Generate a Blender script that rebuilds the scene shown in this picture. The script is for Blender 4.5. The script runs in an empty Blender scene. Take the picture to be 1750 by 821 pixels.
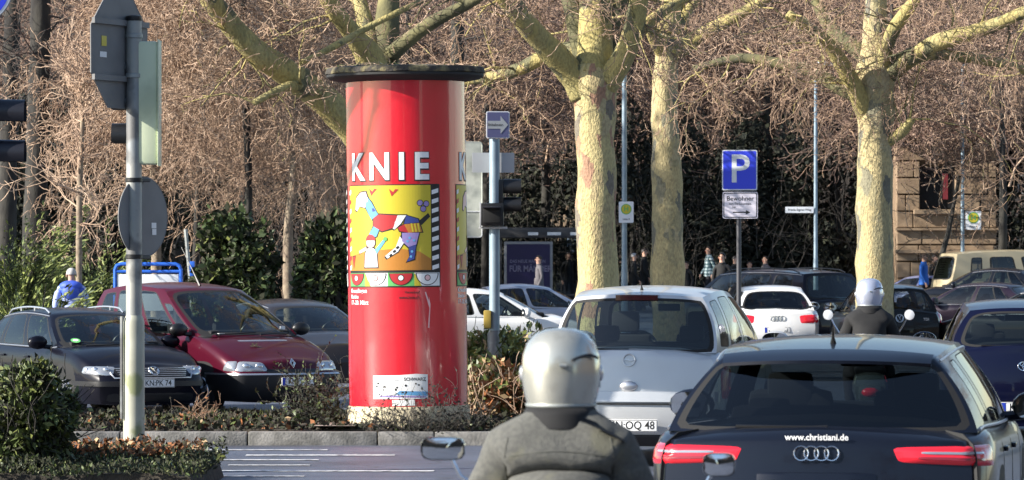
import bpy, bmesh, math, random
import numpy as np
from mathutils import Vector, Matrix, noise
from mathutils.bvhtree import BVHTree
R = math.radians
SC = bpy.context.scene
COL = SC.collection
random.seed(7)

# ------------------------------------------------------------------ camera, sky, sun, exposure
F, YH, HC = 7500.0, 452.0, 1.87          # focal length in photo pixels, horizon row, eye height
def P(px, py, s):                         # photo pixel + scale (px per metre) -> world point
    return Vector(((px-875)/s, F/s, HC-(py-YH)/s))
cam = bpy.data.cameras.new('camera'); co = bpy.data.objects.new('camera', cam); COL.objects.link(co)
co.location = (0, 0, HC); co.rotation_euler = (R(90), 0, 0)
cam.sensor_width = 36; cam.lens = F/1750*36; cam.shift_y = (YH-410.5)/1750
cam.clip_start = .5; cam.clip_end = 3000
cam.dof.use_dof = True; cam.dof.focus_distance = 44; cam.dof.aperture_fstop = 11
SC.camera = co
SUN_AZ, SUN_EL = 73, 27                   # degrees to the left of straight behind the camera, height
sd = Vector((-math.sin(R(SUN_AZ))*math.cos(R(SUN_EL)), -math.cos(R(SUN_AZ))*math.cos(R(SUN_EL)), math.sin(R(SUN_EL))))
W = bpy.data.worlds.new('World'); SC.world = W; W.use_nodes = True
nt = W.node_tree; bg = nt.nodes['Background']; sky = nt.nodes.new('ShaderNodeTexSky')
sky.sky_type = 'NISHITA'; sky.sun_disc = False; sky.sun_elevation = R(SUN_EL)
sky.sun_rotation = math.atan2(sd.x, sd.y); sky.air_density = 1.0; sky.dust_density = .5
nt.links.new(sky.outputs[0], bg.inputs[0]); bg.inputs[1].default_value = .10
sl = bpy.data.lights.new('sun', 'SUN'); sl.energy = 5.0; sl.angle = R(.5); sl.color = (1, .94, .84)
so = bpy.data.objects.new('sun', sl); COL.objects.link(so); so.location = (-30, -20, 40)
so.rotation_euler = sd.to_track_quat('Z', 'Y').to_euler()
SC.view_settings.view_transform = 'Standard'; SC.view_settings.look = 'None'
SC.view_settings.exposure = 1.12; SC.view_settings.gamma = 1
SC.render.engine = 'CYCLES'
SC.cycles.max_bounces = 7; SC.cycles.transparent_max_bounces = 14; SC.cycles.glossy_bounces = 3
SC.cycles.use_denoising = True

# ------------------------------------------------------------------ materials
def M(name, c, rough=.6, metal=0., coat=0., c2=None, scale=5., bump=0., bscale=None, spec=.5, c3=None, cscale=None, stretch=None, lo=.4, hi=.6, emit=0):
    m = bpy.data.materials.new(name); m.use_nodes = True
    n = m.node_tree.nodes; l = m.node_tree.links; b = n['Principled BSDF']
    b.inputs['Base Color'].default_value = (*c, 1); b.inputs['Roughness'].default_value = rough
    b.inputs['Metallic'].default_value = metal; b.inputs['Coat Weight'].default_value = coat
    b.inputs['Coat Roughness'].default_value = .035
    b.inputs['Specular IOR Level'].default_value = spec
    if emit:
        b.inputs['Emission Color'].default_value = (*c, 1); b.inputs['Emission Strength'].default_value = emit
    tc = n.new('ShaderNodeTexCoord'); src = tc.outputs['Object']
    if stretch:
        mp = n.new('ShaderNodeMapping'); mp.inputs['Scale'].default_value = stretch; l.new(src, mp.inputs[0]); src = mp.outputs[0]
    if c2:
        t = n.new('ShaderNodeTexNoise'); t.inputs['Scale'].default_value = scale; t.inputs['Detail'].default_value = 6
        l.new(src, t.inputs['Vector'])
        r = n.new('ShaderNodeValToRGB'); e = r.color_ramp.elements
        e[0].position = lo; e[1].position = hi; e[0].color = (*c, 1); e[1].color = (*c2, 1)
        l.new(t.outputs[0], r.inputs[0]); out = r.outputs[0]
        if c3:
            t2 = n.new('ShaderNodeTexNoise'); t2.inputs['Scale'].default_value = cscale or scale*2.3; t2.inputs['Detail'].default_value = 4
            mp2 = n.new('ShaderNodeMapping'); mp2.inputs['Location'].default_value = (7, 3, 11); l.new(src, mp2.inputs[0]); l.new(mp2.outputs[0], t2.inputs['Vector'])
            r2 = n.new('ShaderNodeValToRGB'); r2.color_ramp.elements[0].position = .56; r2.color_ramp.elements[1].position = .63
            l.new(t2.outputs[0], r2.inputs[0])
            mx = n.new('ShaderNodeMix'); mx.data_type = 'RGBA'; l.new(r2.outputs[0], mx.inputs[0]); l.new(out, mx.inputs[6]); mx.inputs[7].default_value = (*c3, 1); out = mx.outputs[2]
        l.new(out, b.inputs['Base Color'])
    if bump:
        t = n.new('ShaderNodeTexNoise'); t.inputs['Scale'].default_value = bscale or scale*3; t.inputs['Detail'].default_value = 5
        l.new(src, t.inputs['Vector'])
        bp = n.new('ShaderNodeBump'); bp.inputs['Strength'].default_value = bump; bp.inputs['Distance'].default_value = .02
        l.new(t.outputs[0], bp.inputs['Height']); l.new(bp.outputs[0], b.inputs['Normal'])
    return m
def glass(name, tint, rough=.02, ior=1.5):
    m = bpy.data.materials.new(name); m.use_nodes = True; n = m.node_tree.nodes; l = m.node_tree.links
    n.remove(n['Principled BSDF']); o = n['Material Output']
    tr = n.new('ShaderNodeBsdfTransparent'); tr.inputs[0].default_value = (*tint, 1)
    gl = n.new('ShaderNodeBsdfGlossy'); gl.inputs['Roughness'].default_value = rough
    fr = n.new('ShaderNodeFresnel'); fr.inputs[0].default_value = ior
    geo = n.new('ShaderNodeNewGeometry'); mth = n.new('ShaderNodeMath'); mth.operation = 'MULTIPLY_ADD'   # undo the inside-out fresnel of back faces
    mx = n.new('ShaderNodeMixShader')
    inv = n.new('ShaderNodeMath'); inv.operation = 'SUBTRACT'; inv.inputs[0].default_value = 1; l.new(geo.outputs['Backfacing'], inv.inputs[1])
    m2 = n.new('ShaderNodeMath'); m2.operation = 'MULTIPLY'; l.new(fr.outputs[0], m2.inputs[0]); l.new(inv.outputs[0], m2.inputs[1])
    l.new(m2.outputs[0], mx.inputs[0]); l.new(tr.outputs[0], mx.inputs[1]); l.new(gl.outputs[0], mx.inputs[2]); l.new(mx.outputs[0], o.inputs[0])
    return m
def paint(name, c, metal=.12, rough=.32, dirt=(.2, .18, .15), coat=.5):
    return M(name, c, rough, metal, coat, spec=.12, c2=tuple(a*.93+b*(.03 if max(c) > .2 else .006) for a, b in zip(c, dirt)), scale=3, lo=.35, hi=.75)

MT = dict(
 asphalt=M('asphalt', (.062, .075, .110), .5, c2=(.088, .105, .148), scale=1.3, bump=.5, bscale=90, spec=.5),
 ground=M('ground_soil', (.06, .055, .04), .9, c2=(.09, .08, .05), scale=.7),
 paintline=M('road_paint', (.66, .66, .66), .6, c2=(.14, .145, .17), scale=11, lo=.48, hi=.62),
 kerb=M('kerb_granite', (.24, .23, .215), .85, c2=(.14, .135, .125), scale=6, bump=.4, bscale=40),
 soil=M('bed_soil', (.022, .018, .014), .95, c2=(.055, .045, .032), scale=6, bump=1, bscale=25),
 paving=M('paving', (.36, .29, .24), .9, c2=(.28, .23, .2), scale=8, bump=.3),
 lawn=M('lawn', (.10, .13, .03), .9, c2=(.06, .07, .02), scale=4),
 leafdead=M('dead_leaf', (.30, .105, .03), .8, c2=(.15, .07, .03), scale=3),
 leafdead2=M('pale_dead_leaf', (.38, .27, .15), .8),
 leafgreen=M('shrub_leaf', (.10, .13, .038), .5, c2=(.055, .08, .024), scale=2),
 leafolive=M('olive_leaf', (.13, .15, .04), .5),
 leafyel=M('hedge_leaf', (.20, .22, .06), .5, c2=(.12, .15, .04), scale=3),
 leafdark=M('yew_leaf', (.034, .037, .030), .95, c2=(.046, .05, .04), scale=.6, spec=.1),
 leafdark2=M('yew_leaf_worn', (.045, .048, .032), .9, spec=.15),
 leafivy=M('ivy_leaf', (.06, .092, .028), .55, c2=(.034, .055, .018), scale=1.5),
 juniper=M('juniper_needles', (.27, .31, .085), .6, c2=(.15, .19, .055), scale=2),
 bark_plane=M('plane_bark', (.56, .48, .23), .85, c2=(.40, .37, .20), scale=5.6, c3=(.25, .25, .15), cscale=7., bump=1, bscale=18, stretch=(1, 1, .55), lo=.42, hi=.6),
 bark_pink=M('plane_bark_peeling', (.60, .51, .24), .85, c2=(.55, .38, .20), scale=4.5, c3=(.33, .27, .16), cscale=7, bump=1, bscale=18, stretch=(1, 1, .5), lo=.5, hi=.6),
 bark_moss=M('mossy_limb_bark', (.10, .095, .05), .95, c2=(.20, .18, .08), scale=3, bump=.8, bscale=14, lo=.45, hi=.7), bark_limb=M('plane_limb_bark', (.36, .30, .11), .85, c2=(.22, .20, .08), scale=2.6, c3=(.20, .20, .09), cscale=4, bump=.6, bscale=12, lo=.4, hi=.7),  # mossy bark: moss tint with the underside shade of dark limbs painted in
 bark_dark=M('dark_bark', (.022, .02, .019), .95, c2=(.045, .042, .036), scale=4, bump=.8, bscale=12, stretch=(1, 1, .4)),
 bark_pale=M('pale_bark', (.30, .24, .17), .9, c2=(.20, .15, .11), scale=8, bump=.5),
 twig=M('twig_bark', (.36, .235, .155), .8, c2=(.19, .122, .083), scale=1.2),
 twig_pale=M('pale_twig_bark', (.58, .42, .30), .8, c2=(.37, .25, .175), scale=.8),
 twig_far=M('far_twig_bark', (.25, .16, .122), .85, c2=(.11, .074, .06), scale=.5),
 twig_grey=M('grey_twig_bark', (.10, .09, .08), .9, c2=(.05, .045, .04), scale=.6),
 red=M('red_poster_paper', (.66, .012, .035), .30, c2=(.58, .010, .030), scale=3, bump=.10, bscale=7, coat=.8, spec=.7),
 capdark=M('cap_underside', (.02, .02, .02), .8),
 capmoss=M('cap_mossy_edge', (.05, .045, .04), .95, c2=(.20, .17, .09), scale=9, lo=.5, hi=.66, bump=1, bscale=20),
 plinth=M('cream_plinth', (.62, .54, .36), .85, c2=(.45, .39, .27), scale=5, bump=.3),
 white=M('white_print', (.80, .80, .80), .45), black=M('black_print', (.015, .015, .015), .5),
 yellow=M('yellow_print', (.56, .46, .035), .4), orange=M('orange_print', (.46, .19, .03), .4), purple=M('purple_print', (.28, .22, .48), .4),
 navy=M('navy_print', (.04, .06, .25), .4), sky=M('blue_print', (.12, .35, .62), .4), green=M('green_print', (.12, .42, .12), .4), redp=M('red_print', (.42, .025, .03), .4), pink=M('pink_print', (.78, .5, .5), .4),
 galv=M('galvanised_steel', (.36, .38, .37), .5, .5, c2=(.27, .29, .29), scale=5, bump=.1),
 polebase=M('pole_sleeve_paint', (.44, .44, .36), .6, .1, c2=(.36, .36, .29), scale=4, c3=(.24, .26, .14), cscale=3),
 polegrey=M('pole_grey_paint', (.26, .28, .29), .55, .3, c2=(.36, .36, .33), scale=2.3, c3=(.15, .15, .15), cscale=2.1),
 polebluegrey=M('blue_grey_pole_paint', (.27, .35, .41), .5, .3, c2=(.22, .29, .35), scale=4),
 signback=M('sign_back_grey', (.21, .21, .208), .65, 0, c2=(.17, .17, .17), scale=2),
 palegreen=M('pale_green_plastic', (.62, .68, .48), .5, c2=(.46, .52, .36), scale=3),
 blackplastic=M('black_plastic', (.009, .009, .010), .4), darkrubber=M('rubber', (.006, .006, .0065), .75), darktrim=M('dark_trim', (.010, .010, .012), .5),
 blue=M('sign_blue', (.045, .07, .74), .35), whitesign=M('sign_white', (.72, .74, .78), .4), greysign=M('grey_plate', (.50, .51, .52), .5, .2, c2=(.45, .46, .47), scale=3),
 lilac=M('sign_white_lilac', (.70, .66, .75), .45), mottled=M('mottled_panel', (.55, .57, .50), .35, .2, c2=(.34, .36, .32), scale=4, lo=.45, hi=.6),
 yellowbox=M('yellow_box', (.36, .26, .05), .5), chrome=M('chrome', (.75, .75, .76), .12, 1.), silver=M('silver_plastic', (.6, .6, .62), .3, .8),
 plate=M('number_plate_white', (.75, .75, .75), .4), euro=M('euro_blue', (.02, .05, .45), .4),
 lamp_red=M('tail_red', (.75, .015, .03), .18, coat=1), lamp_red_dark=M('tail_dark_red', (.25, .008, .015), .2, coat=1), lamp_brake=M('brake_light_dark', (.05, .004, .006), .2, coat=.5), lamp_white=M('lamp_clear', (.40, .42, .45), .10, .5, coat=1), lamp_amber=M('lamp_amber', (.7, .28, .05), .2, coat=1),
 lampinner=M('reflector', (.55, .56, .6), .2, .9), cabin=M('cabin_dark', (.006, .006, .007), .8), seatcloth=M('seat_cloth', (.028, .028, .032), .9), seatgrey=M('seat_grey', (.16, .16, .17), .9),
 tyre=M('tyre', (.015, .015, .016), .85), rim=M('alloy', (.45, .46, .48), .3, .9),
 tan=M('tan_stone', (.27, .19, .12), .9, c2=(.19, .13, .085), scale=2, bump=.5, bscale=8), tan2=M('tan_stone_light', (.32, .23, .15), .9, c2=(.24, .17, .11), scale=2.5, bump=.5),
 facade=M('grey_facade', (.085, .07, .06), .95, c2=(.06, .05, .045), scale=.3), windowdark=M('dark_window', (.02, .022, .026), .1), windowframe=M('window_frame_paint', (.30, .28, .26), .6), roof=M('roof_tile', (.14, .07, .05), .9),
 bluetube=M('blue_tube', (.03, .14, .62), .35), posterpurple=M('poster_purple', (.014, .009, .055), .3), shelter=M('shelter_grey', (.05, .05, .055), .5, .3), shelterglass=glass('shelter_glass', (.6, .62, .64)),
 glass=glass('car_glass', (.50, .56, .55), ior=1.75), glassdark=glass('privacy_glass', (.18, .20, .21), ior=1.7),
 skin=M('skin', (.50, .30, .22), .55), hairdark=M('dark_hair', (.018, .012, .01), .6), hairgrey=M('grey_hair', (.45, .43, .42), .7),
 jeans=M('jeans', (.05, .07, .13), .9), trousers=M('dark_trousers', (.02, .02, .025), .9),
 blueanorak=M('blue_anorak', (.05, .11, .60), .6, c2=(.04, .09, .5), scale=5), paleblue=M('pale_blue_cloth', (.35, .42, .75), .6), brightblue=M('bright_blue_shirt', (.02, .14, .55), .7),
 blackcloth=M('black_cloth', (.008, .008, .009), .85, c2=(.012, .012, .013), scale=8), greycloth=M('grey_cloth', (.12, .11, .12), .85),
 jacket=M('loden_jacket', (.125, .124, .112), .95, c2=(.095, .095, .088), scale=60, c3=(.135, .132, .10), cscale=5, bump=.5, bscale=240),
 helmet=M('helmet_silver', (.52, .51, .44), .24, .6, coat=1, c2=(.44, .43, .37), scale=24, lo=.55, hi=.75), helmet2=M('helmet_blue_silver', (.55, .58, .70), .25, .5, coat=1),
 scooterpaint=M('scooter_paint', (.10, .12, .11), .3, .3, coat=1), mirror=M('mirror_glass', (.8, .8, .8), .02, 1.),
)
def asphalt():
    m = MT['asphalt']; n = m.node_tree.nodes; l = m.node_tree.links; b = n['Principled BSDF']; src = b.inputs['Base Color'].links[0].from_socket; tc = n.new('ShaderNodeTexCoord')
    def mixin(fac, col):
        global_ = n.new('ShaderNodeMix'); global_.data_type = 'RGBA'; l.new(fac, global_.inputs[0]); l.new(mixin.s, global_.inputs[6]); global_.inputs[7].default_value = (*col, 1); mixin.s = global_.outputs[2]
    mixin.s = src
    v = n.new('ShaderNodeTexVoronoi'); v.feature = 'DISTANCE_TO_EDGE'; v.inputs['Scale'].default_value = .55; w = n.new('ShaderNodeTexNoise'); w.inputs['Scale'].default_value = 2.5
    ad = n.new('ShaderNodeMix'); ad.data_type = 'RGBA'; ad.inputs[0].default_value = .25; l.new(tc.outputs['Object'], ad.inputs[6]); l.new(w.outputs[1], ad.inputs[7]); l.new(tc.outputs['Object'], w.inputs[0]); l.new(ad.outputs[2], v.inputs[0])
    r = n.new('ShaderNodeValToRGB'); r.color_ramp.elements[0].color = (.8, .8, .8, 1); r.color_ramp.elements[1].color = (0, 0, 0, 1); r.color_ramp.elements[1].position = .012; l.new(v.outputs[0], r.inputs[0]); mixin(r.outputs[0], (.03, .03, .032))
    g = n.new('ShaderNodeTexNoise'); g.inputs['Scale'].default_value = 110; l.new(tc.outputs['Object'], g.inputs[0]); r = n.new('ShaderNodeValToRGB'); r.color_ramp.elements[0].position = .5; r.color_ramp.elements[1].position = .7; r.color_ramp.elements[1].color = (.5, .5, .5, 1); l.new(g.outputs[0], r.inputs[0]); mixin(r.outputs[0], (.26, .26, .27))
    g = n.new('ShaderNodeTexNoise'); g.inputs['Scale'].default_value = .45; g.inputs['Detail'].default_value = 5; l.new(tc.outputs['Object'], g.inputs[0]); r = n.new('ShaderNodeValToRGB'); r.color_ramp.elements[0].position = .52; r.color_ramp.elements[1].position = .62; r.color_ramp.elements[1].color = (.55, .55, .55, 1); l.new(g.outputs[0], r.inputs[0]); mixin(r.outputs[0], (.045, .045, .05))
    l.new(mixin.s, b.inputs['Base Color'])
asphalt()
def plates(key, cols, scale, stretch=.5, bump=1.):
    """flaking plane bark: crisp plates of several tints, torn edges in relief"""
    m = MT[key]; n = m.node_tree.nodes; l = m.node_tree.links; b = n['Principled BSDF']; tc = n.new('ShaderNodeTexCoord'); mp = n.new('ShaderNodeMapping'); mp.inputs['Scale'].default_value = (1, 1, stretch); l.new(tc.outputs['Object'], mp.inputs[0])
    w = n.new('ShaderNodeTexNoise'); w.inputs['Scale'].default_value = 7; w.inputs['Detail'].default_value = 4; l.new(mp.outputs[0], w.inputs[0]); ad = n.new('ShaderNodeMix'); ad.data_type = 'RGBA'; ad.inputs[0].default_value = .22; l.new(mp.outputs[0], ad.inputs[6]); l.new(w.outputs[1], ad.inputs[7])
    v = n.new('ShaderNodeTexVoronoi'); v.inputs['Scale'].default_value = scale; l.new(ad.outputs[2], v.inputs[0]); sp = n.new('ShaderNodeSeparateColor'); l.new(v.outputs['Color'], sp.inputs[0]); big = n.new('ShaderNodeTexNoise'); big.inputs['Scale'].default_value = 1.1; l.new(mp.outputs[0], big.inputs[0])
    mx = n.new('ShaderNodeMath'); mx.operation = 'MULTIPLY_ADD'; l.new(big.outputs[0], mx.inputs[0]); mx.inputs[1].default_value = .9; mx.inputs[2].default_value = -.45; sm = n.new('ShaderNodeMath'); sm.operation = 'ADD'; l.new(mx.outputs[0], sm.inputs[0]); l.new(sp.outputs[0], sm.inputs[1])
    r = n.new('ShaderNodeValToRGB'); r.color_ramp.interpolation = 'CONSTANT'; e = r.color_ramp.elements
    while len(e) < len(cols): e.new(.5)
    for i, (p, c) in enumerate(cols): e[i].position = p; e[i].color = (*c, 1)
    l.new(sm.outputs[0], r.inputs[0]); f = n.new('ShaderNodeTexNoise'); f.inputs['Scale'].default_value = 30; f.inputs['Detail'].default_value = 6; l.new(mp.outputs[0], f.inputs[0]); k = n.new('ShaderNodeMix'); k.data_type = 'RGBA'; k.blend_type = 'MULTIPLY'; k.inputs[0].default_value = .7; rr = n.new('ShaderNodeValToRGB'); rr.color_ramp.elements[0].position = .3; rr.color_ramp.elements[0].color = (.45, .45, .45, 1); rr.color_ramp.elements[1].position = .62; l.new(f.outputs[0], rr.inputs[0]); l.new(r.outputs[0], k.inputs[6]); l.new(rr.outputs[0], k.inputs[7]); l.new(k.outputs[2], b.inputs['Base Color'])
    bp = n.new('ShaderNodeBump'); bp.inputs['Strength'].default_value = bump; bp.inputs['Distance'].default_value = .03; hh = n.new('ShaderNodeMath'); hh.operation = 'MULTIPLY_ADD'; l.new(sm.outputs[0], hh.inputs[0]); hh.inputs[1].default_value = 1.; l.new(f.outputs[0], hh.inputs[2]); l.new(hh.outputs[0], bp.inputs['Height']); l.new(bp.outputs[0], b.inputs['Normal'])
plates('bark_plane', [(0, (0.488, 0.399, 0.206)), (.48, (0.384, 0.330, 0.182)), (.68, (0.252, 0.232, 0.154)), (.76, (0.462, 0.388, 0.229)), (.92, (0.173, 0.167, 0.130))], 6)
plates('bark_pink', [(0, (0.529, 0.439, 0.215)), (.50, (0.449, 0.361, 0.191)), (.68, (0.409, 0.238, 0.154)), (.80, (0.488, 0.399, 0.229)), (.93, (0.211, 0.180, 0.138))], 6)
plates('bark_limb', [(0, (0.452, 0.373, 0.144)), (.52, (0.330, 0.283, 0.115)), (.68, (0.428, 0.361, 0.156)), (.90, (0.172, 0.164, 0.086))], 5)
def plaid():
    m = M('plaid_cloth', (.10, .20, .24), .9); n = m.node_tree.nodes; l = m.node_tree.links
    tc = n.new('ShaderNodeTexCoord'); w = n.new('ShaderNodeTexWave'); w.bands_direction = 'Z'; w.inputs['Scale'].default_value = 3.2; w.inputs['Distortion'].default_value = 1.5
    w2 = n.new('ShaderNodeTexWave'); w2.bands_direction = 'X'; w2.inputs['Scale'].default_value = 2.6
    ad = n.new('ShaderNodeMath'); ad.operation = 'ADD'; r = n.new('ShaderNodeValToRGB'); r.color_ramp.elements[0].color = (.05, .10, .12, 1); r.color_ramp.elements[1].color = (.45, .55, .58, 1)
    r.color_ramp.elements[0].position = .5; r.color_ramp.elements[1].position = .9
    l.new(tc.outputs['Object'], w.inputs[0]); l.new(tc.outputs['Object'], w2.inputs[0]); l.new(w.outputs[1], ad.inputs[0]); l.new(w2.outputs[1], ad.inputs[1])
    mu = n.new('ShaderNodeMath'); mu.operation = 'MULTIPLY'; mu.inputs[1].default_value = .6; l.new(ad.outputs[0], mu.inputs[0]); l.new(mu.outputs[0], r.inputs[0]); l.new(r.outputs[0], n['Principled BSDF'].inputs['Base Color'])
    return m
MT['plaid'] = plaid()
PNT = dict(
 audi=paint('dark_blue_grey_paint', (.006, .0085, .017)), opel=paint('silver_paint', (.54, .55, .56), .4, .34), white=paint('white_paint', (.78, .78, .78), 0, .3),
 suv=paint('aubergine_black_paint', (.006, .004, .009)), golf=paint('black_paint', (.004, .004, .004)), toyota=paint('navy_paint', (.0025, .0035, .020), .1), sedan=paint('plum_paint', (.020, .013, .024)),
 passat=paint('black_blue_paint', (.004, .004, .009), .0, coat=.22), espace=paint('burgundy_paint', (.062, .004, .014), .1, .3, coat=.35), champagne=paint('dark_champagne_paint', (.028, .024, .025), .2), bluesilver=paint('pale_blue_silver_paint', (.38, .42, .52), .4), lightblue=paint('light_blue_paint', (.36, .38, .62), .2), bus=paint('tan_van_paint', (.44, .37, .24), 0, .5), darkteal=paint('dark_teal_paint', (.007, .009, .015)))

# ------------------------------------------------------------------ object helpers
def tag(o, label=None, cat=None, group=None, kind=None):
    if label: o['label'] = label
    if cat: o['category'] = cat
    if group: o['group'] = group
    if kind: o['kind'] = kind
    return o
def thing(name, label, cat, loc=(0, 0, 0), rot=0, group=None):
    o = bpy.data.objects.new(name, None); COL.objects.link(o); o.location = loc; o.rotation_euler = (0, 0, rot)
    return tag(o, label, cat, group)
class MB:
    def __init__(s): s.v = []; s.f = []; s.m = []; s.T = None
    def add(s, vs, fs, mi=0):
        b = len(s.v)
        if s.T: vs = [s.T @ Vector(v) for v in vs]
        s.v += [tuple(v) for v in vs]; s.f += [tuple(i+b for i in f) for f in fs]; s.m += [mi]*len(fs); return s
    def box(s, c, d, mi=0, bev=0, rot=None):
        x, y, z = d[0]/2, d[1]/2, d[2]/2
        b = min(bev, x*.9, y*.9, z*.9)
        if b <= 0:
            vs = [(i*x, j*y, k*z) for i in (-1, 1) for j in (-1, 1) for k in (-1, 1)]
            fs = [(0, 1, 3, 2), (4, 6, 7, 5), (0, 4, 5, 1), (2, 3, 7, 6), (0, 2, 6, 4), (1, 5, 7, 3)]
        else:
            bm = bmesh.new(); bmesh.ops.create_cube(bm, size=1, matrix=Matrix.Diagonal((d[0], d[1], d[2], 1)))
            bmesh.ops.bevel(bm, geom=bm.edges[:], offset=b, segments=2, affect='EDGES', profile=.6)
            bm.verts.index_update(); vs = [v.co.copy() for v in bm.verts]; fs = [tuple(v.index for v in f.verts) for f in bm.faces]; bm.free()
        if rot: vs = [rot @ Vector(v) for v in vs]
        return s.add([Vector(v)+Vector(c) for v in vs], fs, mi)
    def grid(s, fn, us, vs, mi=0):
        n = len(vs); V = [fn(u, v) for u in us for v in vs]
        return s.add(V, [(i*n+j, (i+1)*n+j, (i+1)*n+j+1, i*n+j+1) for i in range(len(us)-1) for j in range(n-1)], mi)
    def tube(s, pts, rs, n=8, mi=0, caps=True, wob=0, seed=0):
        pts = [Vector(p) for p in pts]
        if not hasattr(rs, '__len__'): rs = [rs]*len(pts)
        V = []; fs = []; up = None
        for i, p in enumerate(pts):
            t = (pts[min(i+1, len(pts)-1)]-pts[max(i-1, 0)]).normalized()
            if up is None: up = t.orthogonal().normalized()
            up = (up-t*up.dot(t)).normalized(); w = t.cross(up)
            for k in range(n):
                a = 2*math.pi*k/n; d = up*math.cos(a)+w*math.sin(a); r = rs[i]
                if wob: r *= 1+wob*noise.noise((p+d*r)*1.7+Vector((seed, seed*2, 0)))+wob*.6*noise.noise((p+d*r)*5)
                V.append(p+d*r)
        for i in range(len(pts)-1):
            for k in range(n): a = i*n+k; b = i*n+(k+1) % n; fs.append((a, b, b+n, a+n))
        if caps: fs.append(tuple(range(n))[::-1]); fs.append(tuple((len(pts)-1)*n+k for k in range(n)))
        return s.add(V, fs, mi)
    def lathe(s, prof, n=32, c=(0, 0, 0), mi=0, axis='Z', close=True):
        V = []
        for r, z in prof:
            for k in range(n):
                a = 2*math.pi*k/n; q = (r*math.cos(a), r*math.sin(a), z)
                if axis == 'X': q = (q[2], q[0], q[1])
                if axis == 'Y': q = (q[0], q[2], q[1])
                V.append((q[0]+c[0], q[1]+c[1], q[2]+c[2]))
        fs = [(i*n+k, i*n+(k+1) % n, (i+1)*n+(k+1) % n, (i+1)*n+k) for i in range(len(prof)-1) for k in range(n)]
        if close: fs.append(tuple(range(n))[::-1]); fs.append(tuple((len(prof)-1)*n+k for k in range(n)))
        return s.add(V, fs, mi)
    def ball(s, c, r, n=14, mi=0, rot=None):
        if not hasattr(r, '__len__'): r = (r, r, r)
        V = []; m = n//2
        for i in range(m+1):
            t = math.pi*i/m
            for k in range(n):
                a = 2*math.pi*k/n; q = Vector((r[0]*math.sin(t)*math.cos(a), r[1]*math.sin(t)*math.sin(a), -r[2]*math.cos(t)))
                if rot: q = rot @ q
                V.append(q+Vector(c))
        return s.add(V, [(i*n+k, i*n+(k+1) % n, (i+1)*n+(k+1) % n, (i+1)*n+k) for i in range(m) for k in range(n)], mi)
    def prism(s, poly, z0, z1, fn, mi=0):        # poly in (u,v); fn(u,v,w) -> point
        n = len(poly); V = [fn(u, v, z0) for u, v in poly]+[fn(u, v, z1) for u, v in poly]
        return s.add(V, [tuple(range(n))[::-1], tuple(range(n, 2*n))]+[(i, (i+1) % n, n+(i+1) % n, n+i) for i in range(n)], mi)
    def build(s, name, mats, parent=None, sharp=35, smooth=True, weld=0, loc=None):
        me = bpy.data.meshes.new(name); me.from_pydata(s.v, [], s.f)
        for m in (mats if isinstance(mats, (list, tuple)) else [mats]): me.materials.append(MT[m] if isinstance(m, str) else m)
        if any(s.m): me.polygons.foreach_set('material_index', s.m)
        bm = bmesh.new(); bm.from_mesh(me)
        if weld: bmesh.ops.remove_doubles(bm, verts=bm.verts, dist=weld)
        bmesh.ops.recalc_face_normals(bm, faces=bm.faces); bm.to_mesh(me); bm.free()
        if smooth:
            me.polygons.foreach_set('use_smooth', [True]*len(me.polygons)); me.set_sharp_from_angle(angle=R(sharp))
        me.update()
        o = bpy.data.objects.new(name, me); COL.objects.link(o)
        if parent: o.parent = parent
        if loc is not None: o.location = loc
        return o
def quick(name, mat, parent, c, d, bev=0): return MB().box(c, d, 0, bev).build(name, mat, parent)
_tc = {}
def text2d(txt, size, bold=.0, align='CENTER'):
    k = (txt, size, bold, align)
    if k not in _tc:
        cu = bpy.data.curves.new('t', 'FONT'); cu.body = txt; cu.size = size; cu.align_x = align; cu.align_y = 'CENTER'; cu.offset = bold*size; cu.resolution_u = 3
        ob = bpy.data.objects.new('t', cu); COL.objects.link(ob); dg = bpy.context.evaluated_depsgraph_get()
        me = bpy.data.meshes.new_from_object(ob.evaluated_get(dg))
        _tc[k] = ([tuple(v.co[:2]) for v in me.vertices], [tuple(p.vertices) for p in me.polygons])
        bpy.data.meshes.remove(me); bpy.data.objects.remove(ob); bpy.data.curves.remove(cu)
    return _tc[k]
def text_on(mb, txt, size, fn, mi=0, bold=.0, align='CENTER', sx=1):
    v, f = text2d(txt, size, bold, align); mb.add([fn(a*sx, b) for a, b in v], f, mi)
def fast_mesh(name, co, quads, mats, midx=None, parent=None, smooth=True):
    me = bpy.data.meshes.new(name); me.vertices.add(len(co)); me.vertices.foreach_set('co', np.asarray(co, np.float32).ravel())
    q = np.asarray(quads, np.int32); me.loops.add(q.size); me.loops.foreach_set('vertex_index', q.ravel())
    me.polygons.add(len(q)); me.polygons.foreach_set('loop_start', np.arange(0, q.size, q.shape[1], dtype=np.int32))
    for m in mats: me.materials.append(MT[m])
    if midx is not None: me.polygons.foreach_set('material_index', np.asarray(midx, np.int32))
    me.polygons.foreach_set('use_smooth', np.full(len(q), smooth)); me.update(calc_edges=True); me.validate()
    o = bpy.data.objects.new(name, me); COL.objects.link(o)
    if parent: o.parent = parent
    return o
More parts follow.
